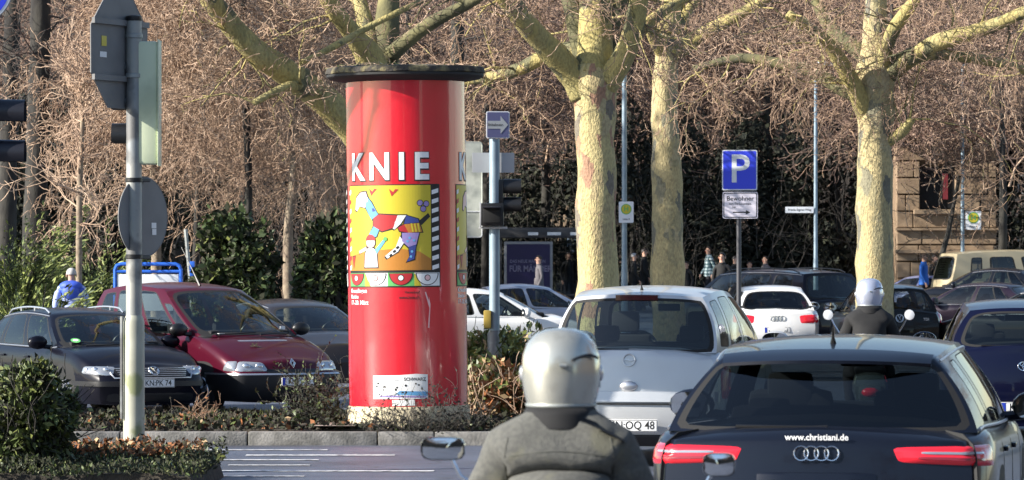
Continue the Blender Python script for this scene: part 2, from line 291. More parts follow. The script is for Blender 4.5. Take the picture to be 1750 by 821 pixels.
def twig_mesh(name, segs, mats, parent=None, pick=None):
    a = np.array(segs, float); p0, p1, r0, r1 = a[:, :3], a[:, 3:6], a[:, 6:7], a[:, 7:8]
    t = p1-p0; t /= np.linalg.norm(t, axis=1, keepdims=True)+1e-9
    ref = np.where(np.abs(t[:, 2:3]) > .9, np.array([[1., 0, 0]]), np.array([[0, 0, 1.]])); u = np.cross(t, ref); u /= np.linalg.norm(u, axis=1, keepdims=True)+1e-9; w = np.cross(t, u)
    vs = []
    for p, r in ((p0, r0), (p1, r1)):
        for k in range(3): an = 2*math.pi*k/3; vs.append(p+r*(u*math.cos(an)+w*math.sin(an)))
    V = np.stack(vs, 1).reshape(-1, 3); b = (np.arange(len(a))*6)[:, None]
    Q = np.concatenate([b+np.array([[k, (k+1) % 3, 3+(k+1) % 3, 3+k]]) for k in range(3)], 0)
    mi = None
    if len(mats) > 1:
        m1 = a[:, 8].astype(int) if a.shape[1] > 8 else (np.random.RandomState(3).rand(len(a)) < (pick or .3)).astype(int); mi = np.tile(m1, 3)
    return fast_mesh(name, V, Q, mats, mi, parent)
def leaf_mesh(name, pts, size, mats, parent=None, seed=1, asp=.55, nrm=None, jit=.6, probs=None):
    rs = np.random.RandomState(seed); p = np.asarray(pts, float); n = len(p)
    d = rs.normal(size=(n, 3)) if nrm is None else np.asarray(nrm)+rs.normal(size=(n, 3))*jit
    d /= np.linalg.norm(d, axis=1, keepdims=True)+1e-9; q = rs.normal(size=(n, 3)); u = np.cross(d, q); u /= np.linalg.norm(u, axis=1, keepdims=True)+1e-9
    s = size*(.6+.8*rs.rand(n, 1))
    V = np.stack([p-d*s, p+u*s*asp, p+d*s, p-u*s*asp], 1).reshape(-1, 3)      # kite leaves along d
    Q = (np.arange(n)*4)[:, None]+np.arange(4)[None]
    return fast_mesh(name, V, Q, mats, rs.choice(len(mats), n, p=probs), parent, False)
def clump_points(c, r, n, nclump, seed, cs=.28, shell=.75, zmin=None):
    rs = np.random.RandomState(seed); d = rs.normal(size=(nclump, 3)); d /= np.linalg.norm(d, axis=1, keepdims=True)
    k = d*(shell+(1-shell)*rs.rand(nclump, 1))*(.75+.35*rs.rand(nclump, 1)); w = rs.rand(nclump)+.3; w /= w.sum()
    i = rs.choice(nclump, n, p=w); e = rs.normal(size=(n, 3)); e /= np.linalg.norm(e, axis=1, keepdims=True); e *= rs.rand(n, 1)**.5*cs*1.3
    pts = (k[i]+e)*np.array(r)+np.array(c); nr = e*.6+d[i]
    if zmin is not None: kk = pts[:, 2] > zmin; pts = pts[kk]; nr = nr[kk]
    return pts, nr
def gz(y):                                            # the street climbs a little towards the shelter
    return 0 if y < 95 else .45*min(1, (y-95)/22)
MT.update(visor_blue=M('visor_plastic', (.010, .010, .016), .4), dullblue=M('faded_blue', (.09, .095, .20), .5), greyarrow=M('faded_white', (.33, .35, .37), .5), darkpost=M('dark_post', (.07, .07, .08), .5, .3), greysign2=M('case_grey', (.22, .22, .23), .5), lettergrey=M('letter_grey', (.16, .145, .22), .6))  # one-way sign: field set duller and arrow greyer than plain sign colours
MT['jacketseam'] = M('jacket_seam', (.09, .09, .078), .95)
MT['shutter_red'] = M('shutter_red', (.16, .015, .025), .7)
for k_, c_, d_ in (('red', (.62, .013, .027), (.57, .011, .024)), ('red_worn', (.60, .015, .029), (.55, .013, .026)), ('red_fresh', (.64, .012, .026), (.60, .011, .023))): MT[k_] = M('poster_'+k_, c_, .27, c2=d_, scale=2.5, bump=.22, bscale=5, coat=.6, spec=.7, stretch=(1, 1, .5))
MT['bluegrey'] = M('blue_grey_panel', (.10, .14, .20), .5)
def zof(py, s): return HC+(YH-py)/s
def px2x(px, s): return (px-875)/s
# ------------------------------------------------------------------ the setting: ground, road, car park, bed, kerb
def sheet(name, mat, x0, x1, y0, y1, zf, nx, ny, kind='structure', label=None):
    b = MB(); b.grid(lambda u, v: (u, v, zf(u, v)), list(np.linspace(x0, x1, nx+1)), list(np.linspace(y0, y1, ny+1))); o = b.build(name, [mat]); return tag(o, kind=kind, label=label)
sheet('ground', 'ground', -400, 400, -200, 1400, lambda x, y: -.35 if y < 150 else -.35+.012*(y-150), 8, 64)
def roadz(x, y):
    t = min(1, max(0, (-1.5-x)/1.5))*min(1, max(0, (y-47.5)/2))*min(1, max(0, (100-y)/10))
    return gz(y)-.2*t
sheet('road', 'asphalt', -40, 40, -25, 200, roadz, 90, 225)
KY = 45.3                                    # the kerb's front face
kr = bpy.data.objects.new('kerb', None); COL.objects.link(kr); kr['kind'] = 'structure'
edges = [px2x(p, 165.5) for p in (-60, 205, 423, 645, 742, 960)]
for a, b in zip(edges[:-1], edges[1:]):
    MB().box(((a+b)/2, KY+.09, .055), (b-a-.012, .18, .17), 0, .018).build('kerbstone', ['kerb'], kr)
# planting bed behind the kerb
def bedz(x, y): return .115+.05*noise.noise(Vector((x*1.3, y*1.3, 0)))+.03*noise.noise(Vector((x*5, y*5, 2)))+.03
b = MB(); xs, ysb = list(np.linspace(-8, .45, 110)), list(np.linspace(KY+.18, 50.2, 60)); b.grid(lambda u, v: (u, v, bedz(u, v) if KY+.2 < v < 50 else -.22), xs, ysb); tag(b.build('planting_bed', ['soil']), kind='structure')
b = MB(); b.grid(lambda u, v: (u, v, .195), [px2x(540, 163), px2x(610, 163)], [KY+.19, 46.6]); tag(b.build('paving_patch', ['paving']), kind='structure')
sheet('grass_strip', 'lawn', -8, -1.5, 50.2, 53, lambda x, y: -.17, 4, 2)
# white lines on the carriageway
for (x0, x1, y, w) in ((300, 560, 770, .035), (420, 675, 779, .05), (360, 545, 787, .035), (390, 530, 796, .03), (360, 742, 806, .05), (340, 520, 815, .03)):
    s = (y-YH)/HC; xa, xb, yy = px2x(x0, s), px2x(x1, s), F/s; MB().grid(lambda u, v: (u, v, .006), [xa, (xa+xb)/2, xb], [yy-w*2.2, yy+w*2.2]).build('road_marking', ['paintline']).__setitem__('kind', 'structure')
# ------------------------------------------------------------------ buildings behind the park
def building(name, label, cat, x0, x1, y, g, H, wallmat, rows, cols, ww, wh, dep=.25, z0=1.2):
    root = thing(name, label, cat, ((x0+x1)/2, y, g)); w = x1-x0; b = MB(); xs = [-w/2]; pitch = w/cols
    # wall with real openings: piers and spandrels
    sh = (H-z0)/rows
    for r in range(rows+1):
        zb_ = 0 if r == 0 else z0+sh*(r-1)+wh; zt_ = z0+sh*r if r < rows else H
        b.box((0, .2, (zb_+zt_)/2), (w, .4, zt_-zb_))
        if r < rows:
            for c in range(cols+1):
                xa = -w/2 if c == 0 else -w/2+pitch*(c-.5)+ww/2; xb = w/2 if c == cols else -w/2+pitch*(c+.5)-ww/2
                b.box(((xa+xb)/2, .2, z0+sh*r+wh/2), (xb-xa, .398, wh+.004))
    b.box((0, 6, H/2), (w-.02, 11.4, H-.02)); b.build('wall', [wallmat], root, smooth=False)
    fr, pn = MB().box((0, .26, wh/2), (ww, .05, .08)).box((0, .26, .04), (ww, .05, .08)).box((0, .26, wh-.04), (ww, .05, .08)).box((0, .262, wh/2), (.07, .05, wh)).box((-ww/2+.03, .258, wh/2), (.06, .05, wh)).box((ww/2-.03, .258, wh/2), (.06, .05, wh)), MB().box((0, .29, wh/2), (ww, .02, wh))
    p0 = None
    for r in range(rows):
        for c in range(cols):
            loc = (-w/2+pitch*(c+.5), 0, z0+sh*r)
            if p0 is None: p0 = fr.build('window', ['windowframe'], root, smooth=False); p0.location = loc; q0 = pn.build('pane', ['windowdark'], p0, smooth=False)
            else:
                p_ = p0.copy(); COL.objects.link(p_); p_.parent = root; p_.location = loc; q_ = q0.copy(); COL.objects.link(q_); q_.parent = p_
    MB().box((0, 5.8, H+.15), (w+.8, 13, .3)).build('roof', ['roof'], root)
    return root
building('town_house', 'long brownish-grey block of flats seen only through the twigs', 'building', -26, 11, 185, .4, 17, 'facade', 5, 11, 1.3, 1.7)
building('town_house', 'second brownish-grey block standing behind the stone villa', 'building', 12, 42, 205, .4, 19, 'facade', 5, 9, 1.3, 1.7)
for x0, x1, y0, lab in ((-48, -6, -46, 'dark-fronted house row behind the camera'), (-4, 52, -52, 'taller house row behind the camera')):  # unseen rows, added so the cars mirror dark fronts instead of bright sky
    o = building('town_house', lab, 'building', x0, x1, -y0, 0, 15 if x0 < -20 else 18, 'facade', 4, 9, 1.3, 1.8); o.rotation_euler = (0, 0, math.pi); o.location = ((x0+x1)/2, y0, 0)
o = building('town_house', 'house row out of view along the far side of the street', 'building', -40, 40, 0, 0, 16, 'facade', 4, 16, 1.3, 1.8); o.rotation_euler = (0, 0, -math.pi/2); o.location = (50, 10, 0)  # added unseen, so parked car fronts reflect walls rather than sky
# stone villa: coursed wall, one big shaded window
s = 57.3; y = F/s; g = .45; x0, x1 = px2x(1532, s), px2x(1703, s); zt_ = zof(235, s)
v = thing('stone_villa', 'tan stone villa wall with deep joints and one dark window beyond the tan van', 'building', ((x0+x1)/2, y, g)); w = x1-x0
wx0, wx1 = px2x(1572, s)-(x0+x1)/2, px2x(1632, s)-(x0+x1)/2; wz0, wz1 = zof(358, s)-g, zof(285, s)-g
MB().box((0, 3.6, (zt_-g)/2), (w-.1, 6.6, zt_-g-.02)).build('wall', ['tan'], v, smooth=False)
h = .50; k = 0; z = 0; rs = random.Random(3)
while z < zt_-g-.1:
    x = -w/2-rs.uniform(0, .5); 
    while x < w/2:
        L = rs.uniform(.7, 1.5); a, c = max(x, -w/2), min(x+L, w/2); x += L
        if c-a < .1: continue
        parts_ = [(a, c)]
        if z+h > wz0 and z < wz1: parts_ = [(a, min(c, wx0)), (max(a, wx1), c)]
        for a2, c2 in parts_:
            if c2-a2 > .08: MB().box(((a2+c2)/2, .12+rs.uniform(-.012, .012), z+h/2), (c2-a2-.025, .36, h-.045), 0, .02).build('stone', ['tan' if rs.random() < .5 else 'tan2'], v, smooth=False)
    z += h; k += 1
b = MB(); b.box(((wx0+wx1)/2, .24, (wz0+wz1)/2), (wx1-wx0, .06, wz1-wz0)); wn = b.build('window', ['windowdark'], v, smooth=False)
MB().box(((wx0+wx1)/2, -.12, wz0-.08), (wx1-wx0+.4, .3, .14), 0, .02).build('sill', ['tan2'], v, smooth=False)
b = MB(); b.box(((wx0+wx1)/2+.25, .185, (wz0+wz1)/2+.05), (.16, .04, wz1-wz0-.5)); b.build('shutter', ['shutter_red'], wn, smooth=False)
MB().box((0, -.12, zof(430, s)-g), (w+.1, .24, .10)).build('string_course', ['tan2'], v, smooth=False); MB().box((0, -.1, zof(392, s)-g), (w+.1, .2, .07)).build('string_course', ['tan2'], v, smooth=False)
MB().box((0, 3.5, zt_-g+.2), (w+.8, 8, .4)).build('roof', ['roof'], v, smooth=False)
# sunlit stone wall glimpsed beside the shelter
s = 50; x0, x1 = px2x(900, s), px2x(990, s); y = F/s; v = thing('garden_house', 'sunlit tan stone house front glimpsed above the bus shelter beside the lit plane trunk', 'building', ((x0+x1)/2, y, .45)); w = x1-x0
MB().box((0, 2.2, 1.9), (w-.1, 4, 3.8)).build('wall', ['tan2'], v, smooth=False)
for k in range(7):
    x = -w/2
    while x < w/2-.2: L = rs.uniform(.5, .9); c = min(x+L, w/2); MB().box(((x+c)/2, .12, .27+k*.52), (c-x-.02, .3, .49), 0, .02).build('stone', ['tan2'], v, smooth=False); x = c
MB().box((0, 2.2, 3.95), (w+.5, 4.8, .25)).build('roof', ['roof'], v, smooth=False)
tag(MB().box((px2x(984, 53), F/53, 1.9), (.55, .3, 2.2), 0, .04).build('advert_totem', ['bluegrey']), 'plain blue-grey upright panel close beside the lit plane trunk', 'panel')
# ------------------------------------------------------------------ trees
def grow(segs, p, d, L, r, depth, rs, wob=.28, trop=.04, kids=4, ang=(30, 65), shrink=.62, rmin=.004, steps=5, mat=0, mset=None):
    st = L/steps; x, y, z = p; dx, dy, dz = d
    for i in range(steps):
        dx += rs.gauss(0, wob); dy += rs.gauss(0, wob); dz += rs.gauss(0, wob*.8)+trop
        n = math.sqrt(dx*dx+dy*dy+dz*dz)+1e-9; dx /= n; dy /= n; dz /= n
        r0 = r*(1-.75*i/steps); r1 = r*(1-.75*(i+1)/steps); q = (x+dx*st, y+dy*st, z+dz*st)
        segs.append((x, y, z, *q, max(r0, rmin), max(r1, rmin), (mset(depth) if mset else mat)))
        x, y, z = q
        if depth > 0:
            k = kids/steps; m = int(k)+(rs.random() < k-int(k))
            for _ in range(m):
                a = R(rs.uniform(*ang)); t = rs.uniform(0, 2*math.pi); v = Vector((dx, dy, dz)); u = v.orthogonal(); u.normalize(); w = v.cross(u)
                e = v*math.cos(a)+(u*math.cos(t)+w*math.sin(t))*math.sin(a)
                grow(segs, q, (e.x, e.y, e.z), L*shrink*rs.uniform(.7, 1.2), max(r1*.75, rmin), depth-1, rs, wob, trop, kids, ang, shrink, rmin, steps, mat, mset)
def catm(pts, k=4):
    out = []; n = len(pts)
    for i in range(n-1):
        p0, p1, p2, p3 = pts[max(i-1, 0)], pts[i], pts[i+1], pts[min(i+2, n-1)]
        for j in range(k):
            t = j/k; out.append(tuple(.5*(2*b+(c-a)*t+(2*a-5*b+4*c-d)*t*t+(3*b-a-3*c+d)*t**3) for a, b, c, d in zip(p0, p1, p2, p3)))
    return out+[tuple(pts[-1])]
def limb_line(s, spec):                                  # spec: (px, py, radius px, depth offset m)
    rows = [(*(P(a, b_, s)+Vector((0, dd, 0))), r/s) for a, b_, r, dd in spec]; return catm(rows, 5)
def plane_tree(label, s, trunk, limbs, seed, twigs, barkmat='bark_plane', limbmat='bark_limb', group='plane trees in the square'):
    rs = random.Random(seed); t = limb_line(s, trunk); base = Vector(t[0][:3]); root = thing('plane_tree', label, 'tree', tuple(base), group=group)
    mv = lambda q: (q[0]-base.x, q[1]-base.y, q[2]-base.z)
    MB().tube([mv(q) for q in t], [q[3] for q in t], 22, wob=.16, seed=seed).build('trunk', [barkmat], root, 180)
    segs = []
    for li in limbs:
        lm = limbmat
        if isinstance(li, tuple): lm, li = li
        q = limb_line(s, li); q = [(*a[:3], a[3]*1.16) for a in q]; b = MB(); b.tube([mv(a) for a in q], [a[3] for a in q], 14, wob=.14, seed=seed+1); b.build('limb', [lm], root, 180)
        for i in range(1, len(q)):
            f = i/len(q)
            if f < .2 or q[i][2] > 17: continue
            hi_ = q[i][2] > 9.5 and twigs.get('high', 1)
            for _ in range(1 if hi_ else twigs.get('per', 1) if rs.random() < twigs.get('p', .8) else 0):
                d0 = (Vector(q[i][:3])-Vector(q[i-1][:3])).normalized(); e = (d0*.5+Vector((rs.gauss(0, .8), rs.gauss(0, .8), rs.gauss(twigs.get('up', 0), .6)))).normalized()
                grow(segs, mv(q[i]), tuple(e), twigs.get('L', 1.5)*rs.uniform(.6, 1.2), min(q[i][3]*.4, .028), twigs.get('depth', 3), rs, .30, (.05 if hi_ else twigs.get('trop', -.02)), twigs.get('kids', 4), rmin=.0055, mset=lambda d: 1 if d >= 3 or (d == 2 and rs.random() < .4) else (0 if rs.random() < .7 else 2))
    twig_mesh('crown', segs, ['twig', 'bark_limb', 'twig_pale'], root); return root
TW = dict(per=1, p=.36, L=1.5, depth=3, kids=4.2, trop=-.02)
plane_tree('plane tree with the thickest sunlit yellow trunk, forking in three behind the silver compact van', 100,
 [(1022, 645, 39, 0), (1021, 480, 36, 0), (1020, 320, 34, 0), (1016, 200, 34, 0), (1012, 140, 40, 0), (1011, 110, 32, 0)],
 [[(1000, 160, 26, 0), (975, 122, 21, -.1), (925, 72, 18, -.5), (880, 20, 16, -1), (835, -50, 13, -1.4), (760, -300, 9, -2), (700, -600, 5, -2)],
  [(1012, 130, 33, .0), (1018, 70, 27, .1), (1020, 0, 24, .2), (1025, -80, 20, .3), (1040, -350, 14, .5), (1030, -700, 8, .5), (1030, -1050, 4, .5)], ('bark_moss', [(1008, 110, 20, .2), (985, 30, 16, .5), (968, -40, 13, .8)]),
  [(1025, 155, 22, 0), (1058, 112, 18, -.3), (1080, 60, 15, -.5), (1090, 10, 14, -.6), (1105, -60, 11, -.8)],
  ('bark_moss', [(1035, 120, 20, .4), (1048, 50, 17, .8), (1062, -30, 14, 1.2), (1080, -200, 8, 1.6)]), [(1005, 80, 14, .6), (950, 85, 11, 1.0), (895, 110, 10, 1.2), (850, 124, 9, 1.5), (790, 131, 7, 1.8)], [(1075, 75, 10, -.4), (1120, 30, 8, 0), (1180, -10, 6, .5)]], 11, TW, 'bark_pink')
plane_tree('slimmer plane tree with mottled greenish trunk mostly in shade, beside the thickest sunlit one', 84,
 [(1143, 620, 30, 0), (1141, 420, 27, 0), (1139, 260, 25, 0), (1134, 175, 23, 0), (1140, 110, 21, 0), (1143, 50, 19, 0)],
 [[(1143, 60, 19, 0), (1148, 0, 16, .1), (1155, -60, 13, .3), (1170, -350, 9, .5), (1160, -750, 4, .5)], [(1137, 95, 12, 0), (1105, 45, 9, -.6), (1070, -20, 7, -1)], [(1150, 95, 13, 0), (1195, 62, 10, -.5), (1255, 32, 8, -1), (1330, -12, 6, -1.3)], [(1150, 60, 10, .1), (1180, 15, 8, .8), (1210, -30, 6, 1.3)]], 12, dict(TW, L=1.7))
plane_tree('tall straight plane tree with pale trunk and spreading side limbs by the black hatchback', 88,
 [(1495, 620, 35, 0), (1495, 480, 33, 0), (1494, 330, 31, 0), (1496, 220, 30, 0), (1497, 125, 31, 0), (1497, 60, 22, 0), (1499, -10, 18, 0), (1502, -80, 14, 0), (1495, -400, 9, 0), (1500, -900, 4, 0)],
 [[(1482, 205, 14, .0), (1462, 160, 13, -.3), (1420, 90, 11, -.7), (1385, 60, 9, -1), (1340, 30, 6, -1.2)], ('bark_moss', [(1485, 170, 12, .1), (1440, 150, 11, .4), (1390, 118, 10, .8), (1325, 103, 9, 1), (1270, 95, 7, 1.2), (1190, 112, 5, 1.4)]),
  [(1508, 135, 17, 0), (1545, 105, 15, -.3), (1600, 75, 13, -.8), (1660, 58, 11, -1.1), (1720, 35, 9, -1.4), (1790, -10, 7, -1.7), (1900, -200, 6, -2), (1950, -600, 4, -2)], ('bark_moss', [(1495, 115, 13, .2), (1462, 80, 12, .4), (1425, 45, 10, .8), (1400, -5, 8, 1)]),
  [(1514, 245, 9, -.1), (1540, 226, 8, -.2), (1556, 205, 5, -.3)], [(1545, 105, 9, -.2), (1600, 92, 9, .3), (1690, 100, 8, .8), (1780, 120, 6, 1.2)], [(1505, 120, 12, -.1), (1520, 60, 10, -.6), (1560, 0, 8, -1)]], 13, dict(TW, per=1, p=.42, trop=-.06, L=1.7))
plane_tree('plane tree rising behind the red column, its yellow mossy limbs spreading above the cap', 108,
 [(664, 650, 38, .8), (660, 420, 36, .8), (656, 260, 35, .8), (650, 170, 34, .8), (645, 120, 28, .8)],
 [[(655, 285, 28, .6), (600, 215, 25, .4), (540, 160, 22, 0), (480, 118, 20, -.4), (440, 90, 19, -.7), (395, 40, 17, -1), (350, -30, 14, -1.4), (270, -250, 9, -1.8), (220, -650, 5, -2)], [(645, 160, 26, .7), (634, 105, 21, .6), (605, 60, 15, .2), (570, 15, 13, -.2), (535, -50, 11, -.5)], [(640, 120, 17, .9), (625, 55, 13, 1.2), (605, -20, 11, 1.5)],
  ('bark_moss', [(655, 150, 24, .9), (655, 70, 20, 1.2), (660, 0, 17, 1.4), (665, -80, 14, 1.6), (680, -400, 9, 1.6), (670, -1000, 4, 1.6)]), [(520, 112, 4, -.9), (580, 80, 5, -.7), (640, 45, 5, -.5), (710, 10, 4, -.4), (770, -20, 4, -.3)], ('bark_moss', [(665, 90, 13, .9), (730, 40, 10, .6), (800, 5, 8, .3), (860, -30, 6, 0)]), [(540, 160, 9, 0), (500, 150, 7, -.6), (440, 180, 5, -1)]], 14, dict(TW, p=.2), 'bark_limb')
plane_tree('bare plane tree out of view beside the street, throwing branch shadows on the red column', 171,
 [(-860, 780, 60, 3), (-850, 300, 50, 3), (-840, -250, 42, 3)], [[(-840, -250, 30, 3), (-800, -400, 20, 1.6), (-710, -510, 15, .3), (-600, -555, 12, 0), (-480, -530, 8, -.3)], [(-850, -100, 22, 3), (-780, -280, 12, 1.5), (-690, -400, 8, .2), (-640, -480, 5, 0), (-560, -640, 4, 0)], [(-840, -250, 30, 3), (-860, -700, 16, 3.5), (-830, -1100, 8, 3)]], 15, dict(TW, per=1, p=.35, depth=1, L=1.0, high=0))
# slender bare sapling and birch-like trunk
def slim_tree(name, label, s, trunk, seed, mat, n, L, trop, depth=3, z0=.25, mats=('twig_pale', 'twig'), r=.014, up=.3, kids=4.2, rmin=.0055):
    rs = random.Random(seed); t = limb_line(s, trunk); base = Vector(t[0][:3]); root = thing(name, label, 'tree', tuple(base)); mv = lambda q: (q[0]-base.x, q[1]-base.y, q[2]-base.z)
    MB().tube([mv(q) for q in t], [q[3] for q in t], 12, wob=.12, seed=seed).build('trunk', [mat], root, 180); segs = []
    for _ in range(n):
        f = rs.uniform(z0, 1); q = t[min(len(t)-1, int(f*len(t)))]; e = Vector((rs.gauss(0, 1), rs.gauss(0, 1), rs.gauss(up, .4))).normalized()
        grow(segs, mv(q), tuple(e), L*(1.15-f*.55)*rs.uniform(.6, 1.2), r, depth, rs, .24, trop, kids, rmin=rmin, mset=lambda d: int(rs.random() < .4))
    twig_mesh('crown', segs, list(mats), root); return root
slim_tree('sapling_tree', 'slender bare sapling with upswept pale branches beside the spreading junipers', 92, [(136, 640, 6, 0), (135, 480, 5.5, 0), (136, 330, 5, 0), (140, 230, 4, 0), (143, 130, 2, 0)], 21, 'bark_pale', 40, 1.15, .06, 2, .38, up=.7, r=.018, rmin=.008, mats=('twig_pale', 'twig_pale'))
slim_tree('drooping_tree', 'pale thin-trunked tree hung with a dense curtain of drooping brown twigs', 84, [(497, 640, 9, 0), (492, 470, 9, 0), (494, 370, 8, 0), (502, 310, 8, 0), (500, 180, 7, .2), (470, 60, 6, .4), (440, -80, 4, .5)], 22, 'bark_pale', 44, 2.3, -.12, 4, .5, r=.02, up=.2, kids=3.6, rmin=.006)
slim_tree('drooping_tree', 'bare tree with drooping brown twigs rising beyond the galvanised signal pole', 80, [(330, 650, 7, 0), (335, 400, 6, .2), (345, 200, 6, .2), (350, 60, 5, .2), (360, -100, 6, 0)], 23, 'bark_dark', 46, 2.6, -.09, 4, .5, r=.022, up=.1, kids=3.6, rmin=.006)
slim_tree('ivy_tree', 'thin pale trunk wrapped in ivy at the corner of the stone villa', 52, [(1707, 660, 11, 0), (1707, 430, 10, 0), (1703, 320, 8, 0), (1690, 180, 6, 0), (1680, 20, 4, 0)], 24, 'bark_pale', 40, 3.2, 0., 3, .5, r=.025, rmin=.009)
slim_tree('crooked_tree', 'thin dark crooked tree leaning in front of the stone villa', 59, [(1598, 640, 5, 0), (1605, 470, 5, 0), (1622, 390, 4, 0), (1640, 300, 3, 0)], 25, 'bark_dark', 14, 1.5, 0., 2, .4, ('twig_grey', 'twig'), rmin=.01)
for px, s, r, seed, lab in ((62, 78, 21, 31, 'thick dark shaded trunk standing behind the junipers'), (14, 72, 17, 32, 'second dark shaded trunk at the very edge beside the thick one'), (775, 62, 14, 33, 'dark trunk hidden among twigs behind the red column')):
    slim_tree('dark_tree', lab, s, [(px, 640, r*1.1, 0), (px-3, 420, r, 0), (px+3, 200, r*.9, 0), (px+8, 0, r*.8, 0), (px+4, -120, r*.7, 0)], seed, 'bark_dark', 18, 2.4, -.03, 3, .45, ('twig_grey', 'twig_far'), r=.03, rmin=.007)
# bare trees massed further off: three built, the rest copies
def far_tree(seed, H, n, L, mats, rmin, depth=4, kids=3.5, zcut=4.3):
    rs = random.Random(seed); root = thing('bare_tree', 'x', 'tree', group='bare trees in the park'); segs = []
    MB().tube([(0, 0, -.3), (.05, 0, H*.4), (.0, .1, H*.95)], [.16, .12, .04], 9, wob=.15, seed=seed).build('trunk', ['bark_dark'], root, 180)
    for _ in range(n):
        z = H*rs.uniform(.28, .95); e = Vector((rs.gauss(0, 1), rs.gauss(0, 1), rs.gauss(.15, .4))).normalized(); grow(segs, (0, 0, z), tuple(e), L*rs.uniform(.7, 1.25), .05, depth, rs, .26, -.03, kids, rmin=rmin, mset=lambda d: int(rs.random() < .35))
    segs = [q for q in segs if min(q[2], q[5]) > zcut+1.3*noise.noise(Vector((q[0]*.8, q[1]*.8, seed)))+rs.gauss(0, .25)]
    twig_mesh('crown', segs, mats, root); return root
def dup(root, loc, rot, sc, label):
    r = root.copy(); COL.objects.link(r); r.location = loc; r.rotation_euler = (0, 0, rot); r.scale = (sc, sc, sc); r['label'] = label
    for ch in list(root.children): c_ = ch.copy(); COL.objects.link(c_); c_.parent = r
    return r
protos = [far_tree(41, 9.5, 26, 3.0, ['twig_far', 'twig'], .012), far_tree(42, 8.5, 24, 2.8, ['twig_far', 'twig_pale'], .012), far_tree(43, 10, 26, 3.0, ['twig_far', 'twig'], .013)]
spots = [(40, 56, 0, 1), (200, 57, 1, 1), (300, 60, 2, 1), (420, 66, 0, 1.05), (540, 60, 1, 1.1), (700, 60, 2, 1), (830, 57, 0, 1.1), (930, 54, 1, 1.2), (1080, 55, 2, 1.1), (1200, 53, 0, 1.15), (1310, 55, 1, 1.25), (1430, 54, 2, 1.15), (1520, 59, 0, 1.0), (1712, 60, 1, .95), (1790, 57, 2, 1.1), (-40, 60, 2, 1), (120, 48, 0, 1.3), (390, 48, 1, 1.4), (620, 46, 2, 1.3), (860, 46, 0, 1.4), (1140, 45, 1, 1.5), (1380, 46, 2, 1.3), (1620, 46, 0, 1.4), (1810, 46, 1, 1.4)]
farw = ['far behind the sapling', 'far behind the leaning post', 'far behind the column cap', 'far behind the bus shelter', 'far behind the slimmer plane tree', 'far behind the street-name plate', 'far behind the stone villa', 'far behind the tan van']
rs = random.Random(9); used = set()
where = ['over the junipers', 'over the sapling', 'above the blue framed board', 'above the burgundy minivan', 'between the high limbs and the column cap', 'behind the red column', 'above the slim signal pole', 'beyond the plane fork', 'between the two nearest plane trunks', 'above the blue parking sign', 'over the dark evergreens', 'beside the pale tall plane trunk', 'behind the tall plane trunk', 'over the stone villa', 'above the tan van', 'beyond the dark trunk pair']
for k, (px, s, i, sc) in enumerate(spots):
    y = F/s; loc = (px2x(px, s), y, gz(y)); far = s < 50; lab = ('tangled bare brown tree ' if not far else 'distant bare tree closing the brown haze of twigs ') + (where[k] if k < len(where) else farw[k-len(where)])
    if i not in used: o = protos[i]; used.add(i); o.location = loc; o.scale = (sc,)*3; o['label'] = lab
    else: dup(protos[i], loc, rs.uniform(0, 6.28), sc, lab)
for k, (px, s_, a, lab) in enumerate(((265, 82, 2.0, 'bare drooping tree hanging brown twigs over the blue framed board'), (415, 84, 4.1, 'bare drooping tree spilling twigs over the burgundy minivan roof'), (560, 76, 1.2, 'bare drooping tree close behind the red column'), (330, 76, 5.0, 'bare drooping tree set further in behind the round sign'))):
    o = [q for q in bpy.data.objects if q.name.startswith('drooping_tree')][k % 2]; dup(o, (px2x(px, s_), F/s_, 0), a, 1.0, lab)
for k, (x, y, a, sc) in enumerate(((19, 20, .4, 1.5), (18, 36, 2.2, 1.6), (20, 54, 1.1, 1.5), (21, 74, 4.0, 1.5), (-7, -16, .9, 1.5), (6, -20, 3.3, 1.6), (17, -8, 5.2, 1.4))):
    dup(protos[k % 3], (x, y, 0), a, sc, 'bare street tree out of view '+['on the far pavement nearest the camera', 'second along the far pavement', 'third along the far pavement', 'fourth along the far pavement', 'behind the camera over the road', 'behind the camera by the houses', 'behind the camera at the corner'][k])['group'] = 'bare street trees out of view'
# dark evergreens that close the view under the twigs
def evergreen(name, label, px, s, zc, rx, rz, n, mats, seed, leaf=.11, ry=None, group=None, probs=None, ncl=60, trunk=True, pal=None):
    y = F/s; x = px2x(px, s); g = gz(y); root = thing(name, label, 'tree' if trunk else 'shrub', (x, y, g), group=group)
    pts, nr = clump_points((0, 0, zc), (rx, ry or rx*.8, rz), n, ncl, seed, .22, .7, .02); leaf_mesh('foliage', pts, leaf, mats, root, seed, .5, nr, .8, probs)
    rs_ = random.Random(seed)
    for k in range(3): MB().tube([(rs_.uniform(-.2, .2), rs_.uniform(-.2, .2), -.2), (rs_.uniform(-.4, .4), rs_.uniform(-.3, .3), zc*.6), (rs_.uniform(-.6, .6)*rx*.6, rs_.uniform(-.3, .3), zc+rz*.5)], [.12, .09, .03], 8).build('stem', ['bark_dark'], root)
    if trunk:
        sg_ = []
        for k in range(26): grow(sg_, (rs_.uniform(-rx, rx)*.9, -(ry or rx*.8)*rs_.uniform(.5, .95), rs_.uniform(.2, zc)), (rs_.gauss(0, .25), rs_.gauss(0, .2), 1), rs_.uniform(1, 2.4), .014, 1, rs_, .16, .02, 4, rmin=.006)
        tag(twig_mesh('twig', sg_, ['twig_grey'], root), kind='stuff')
    return root
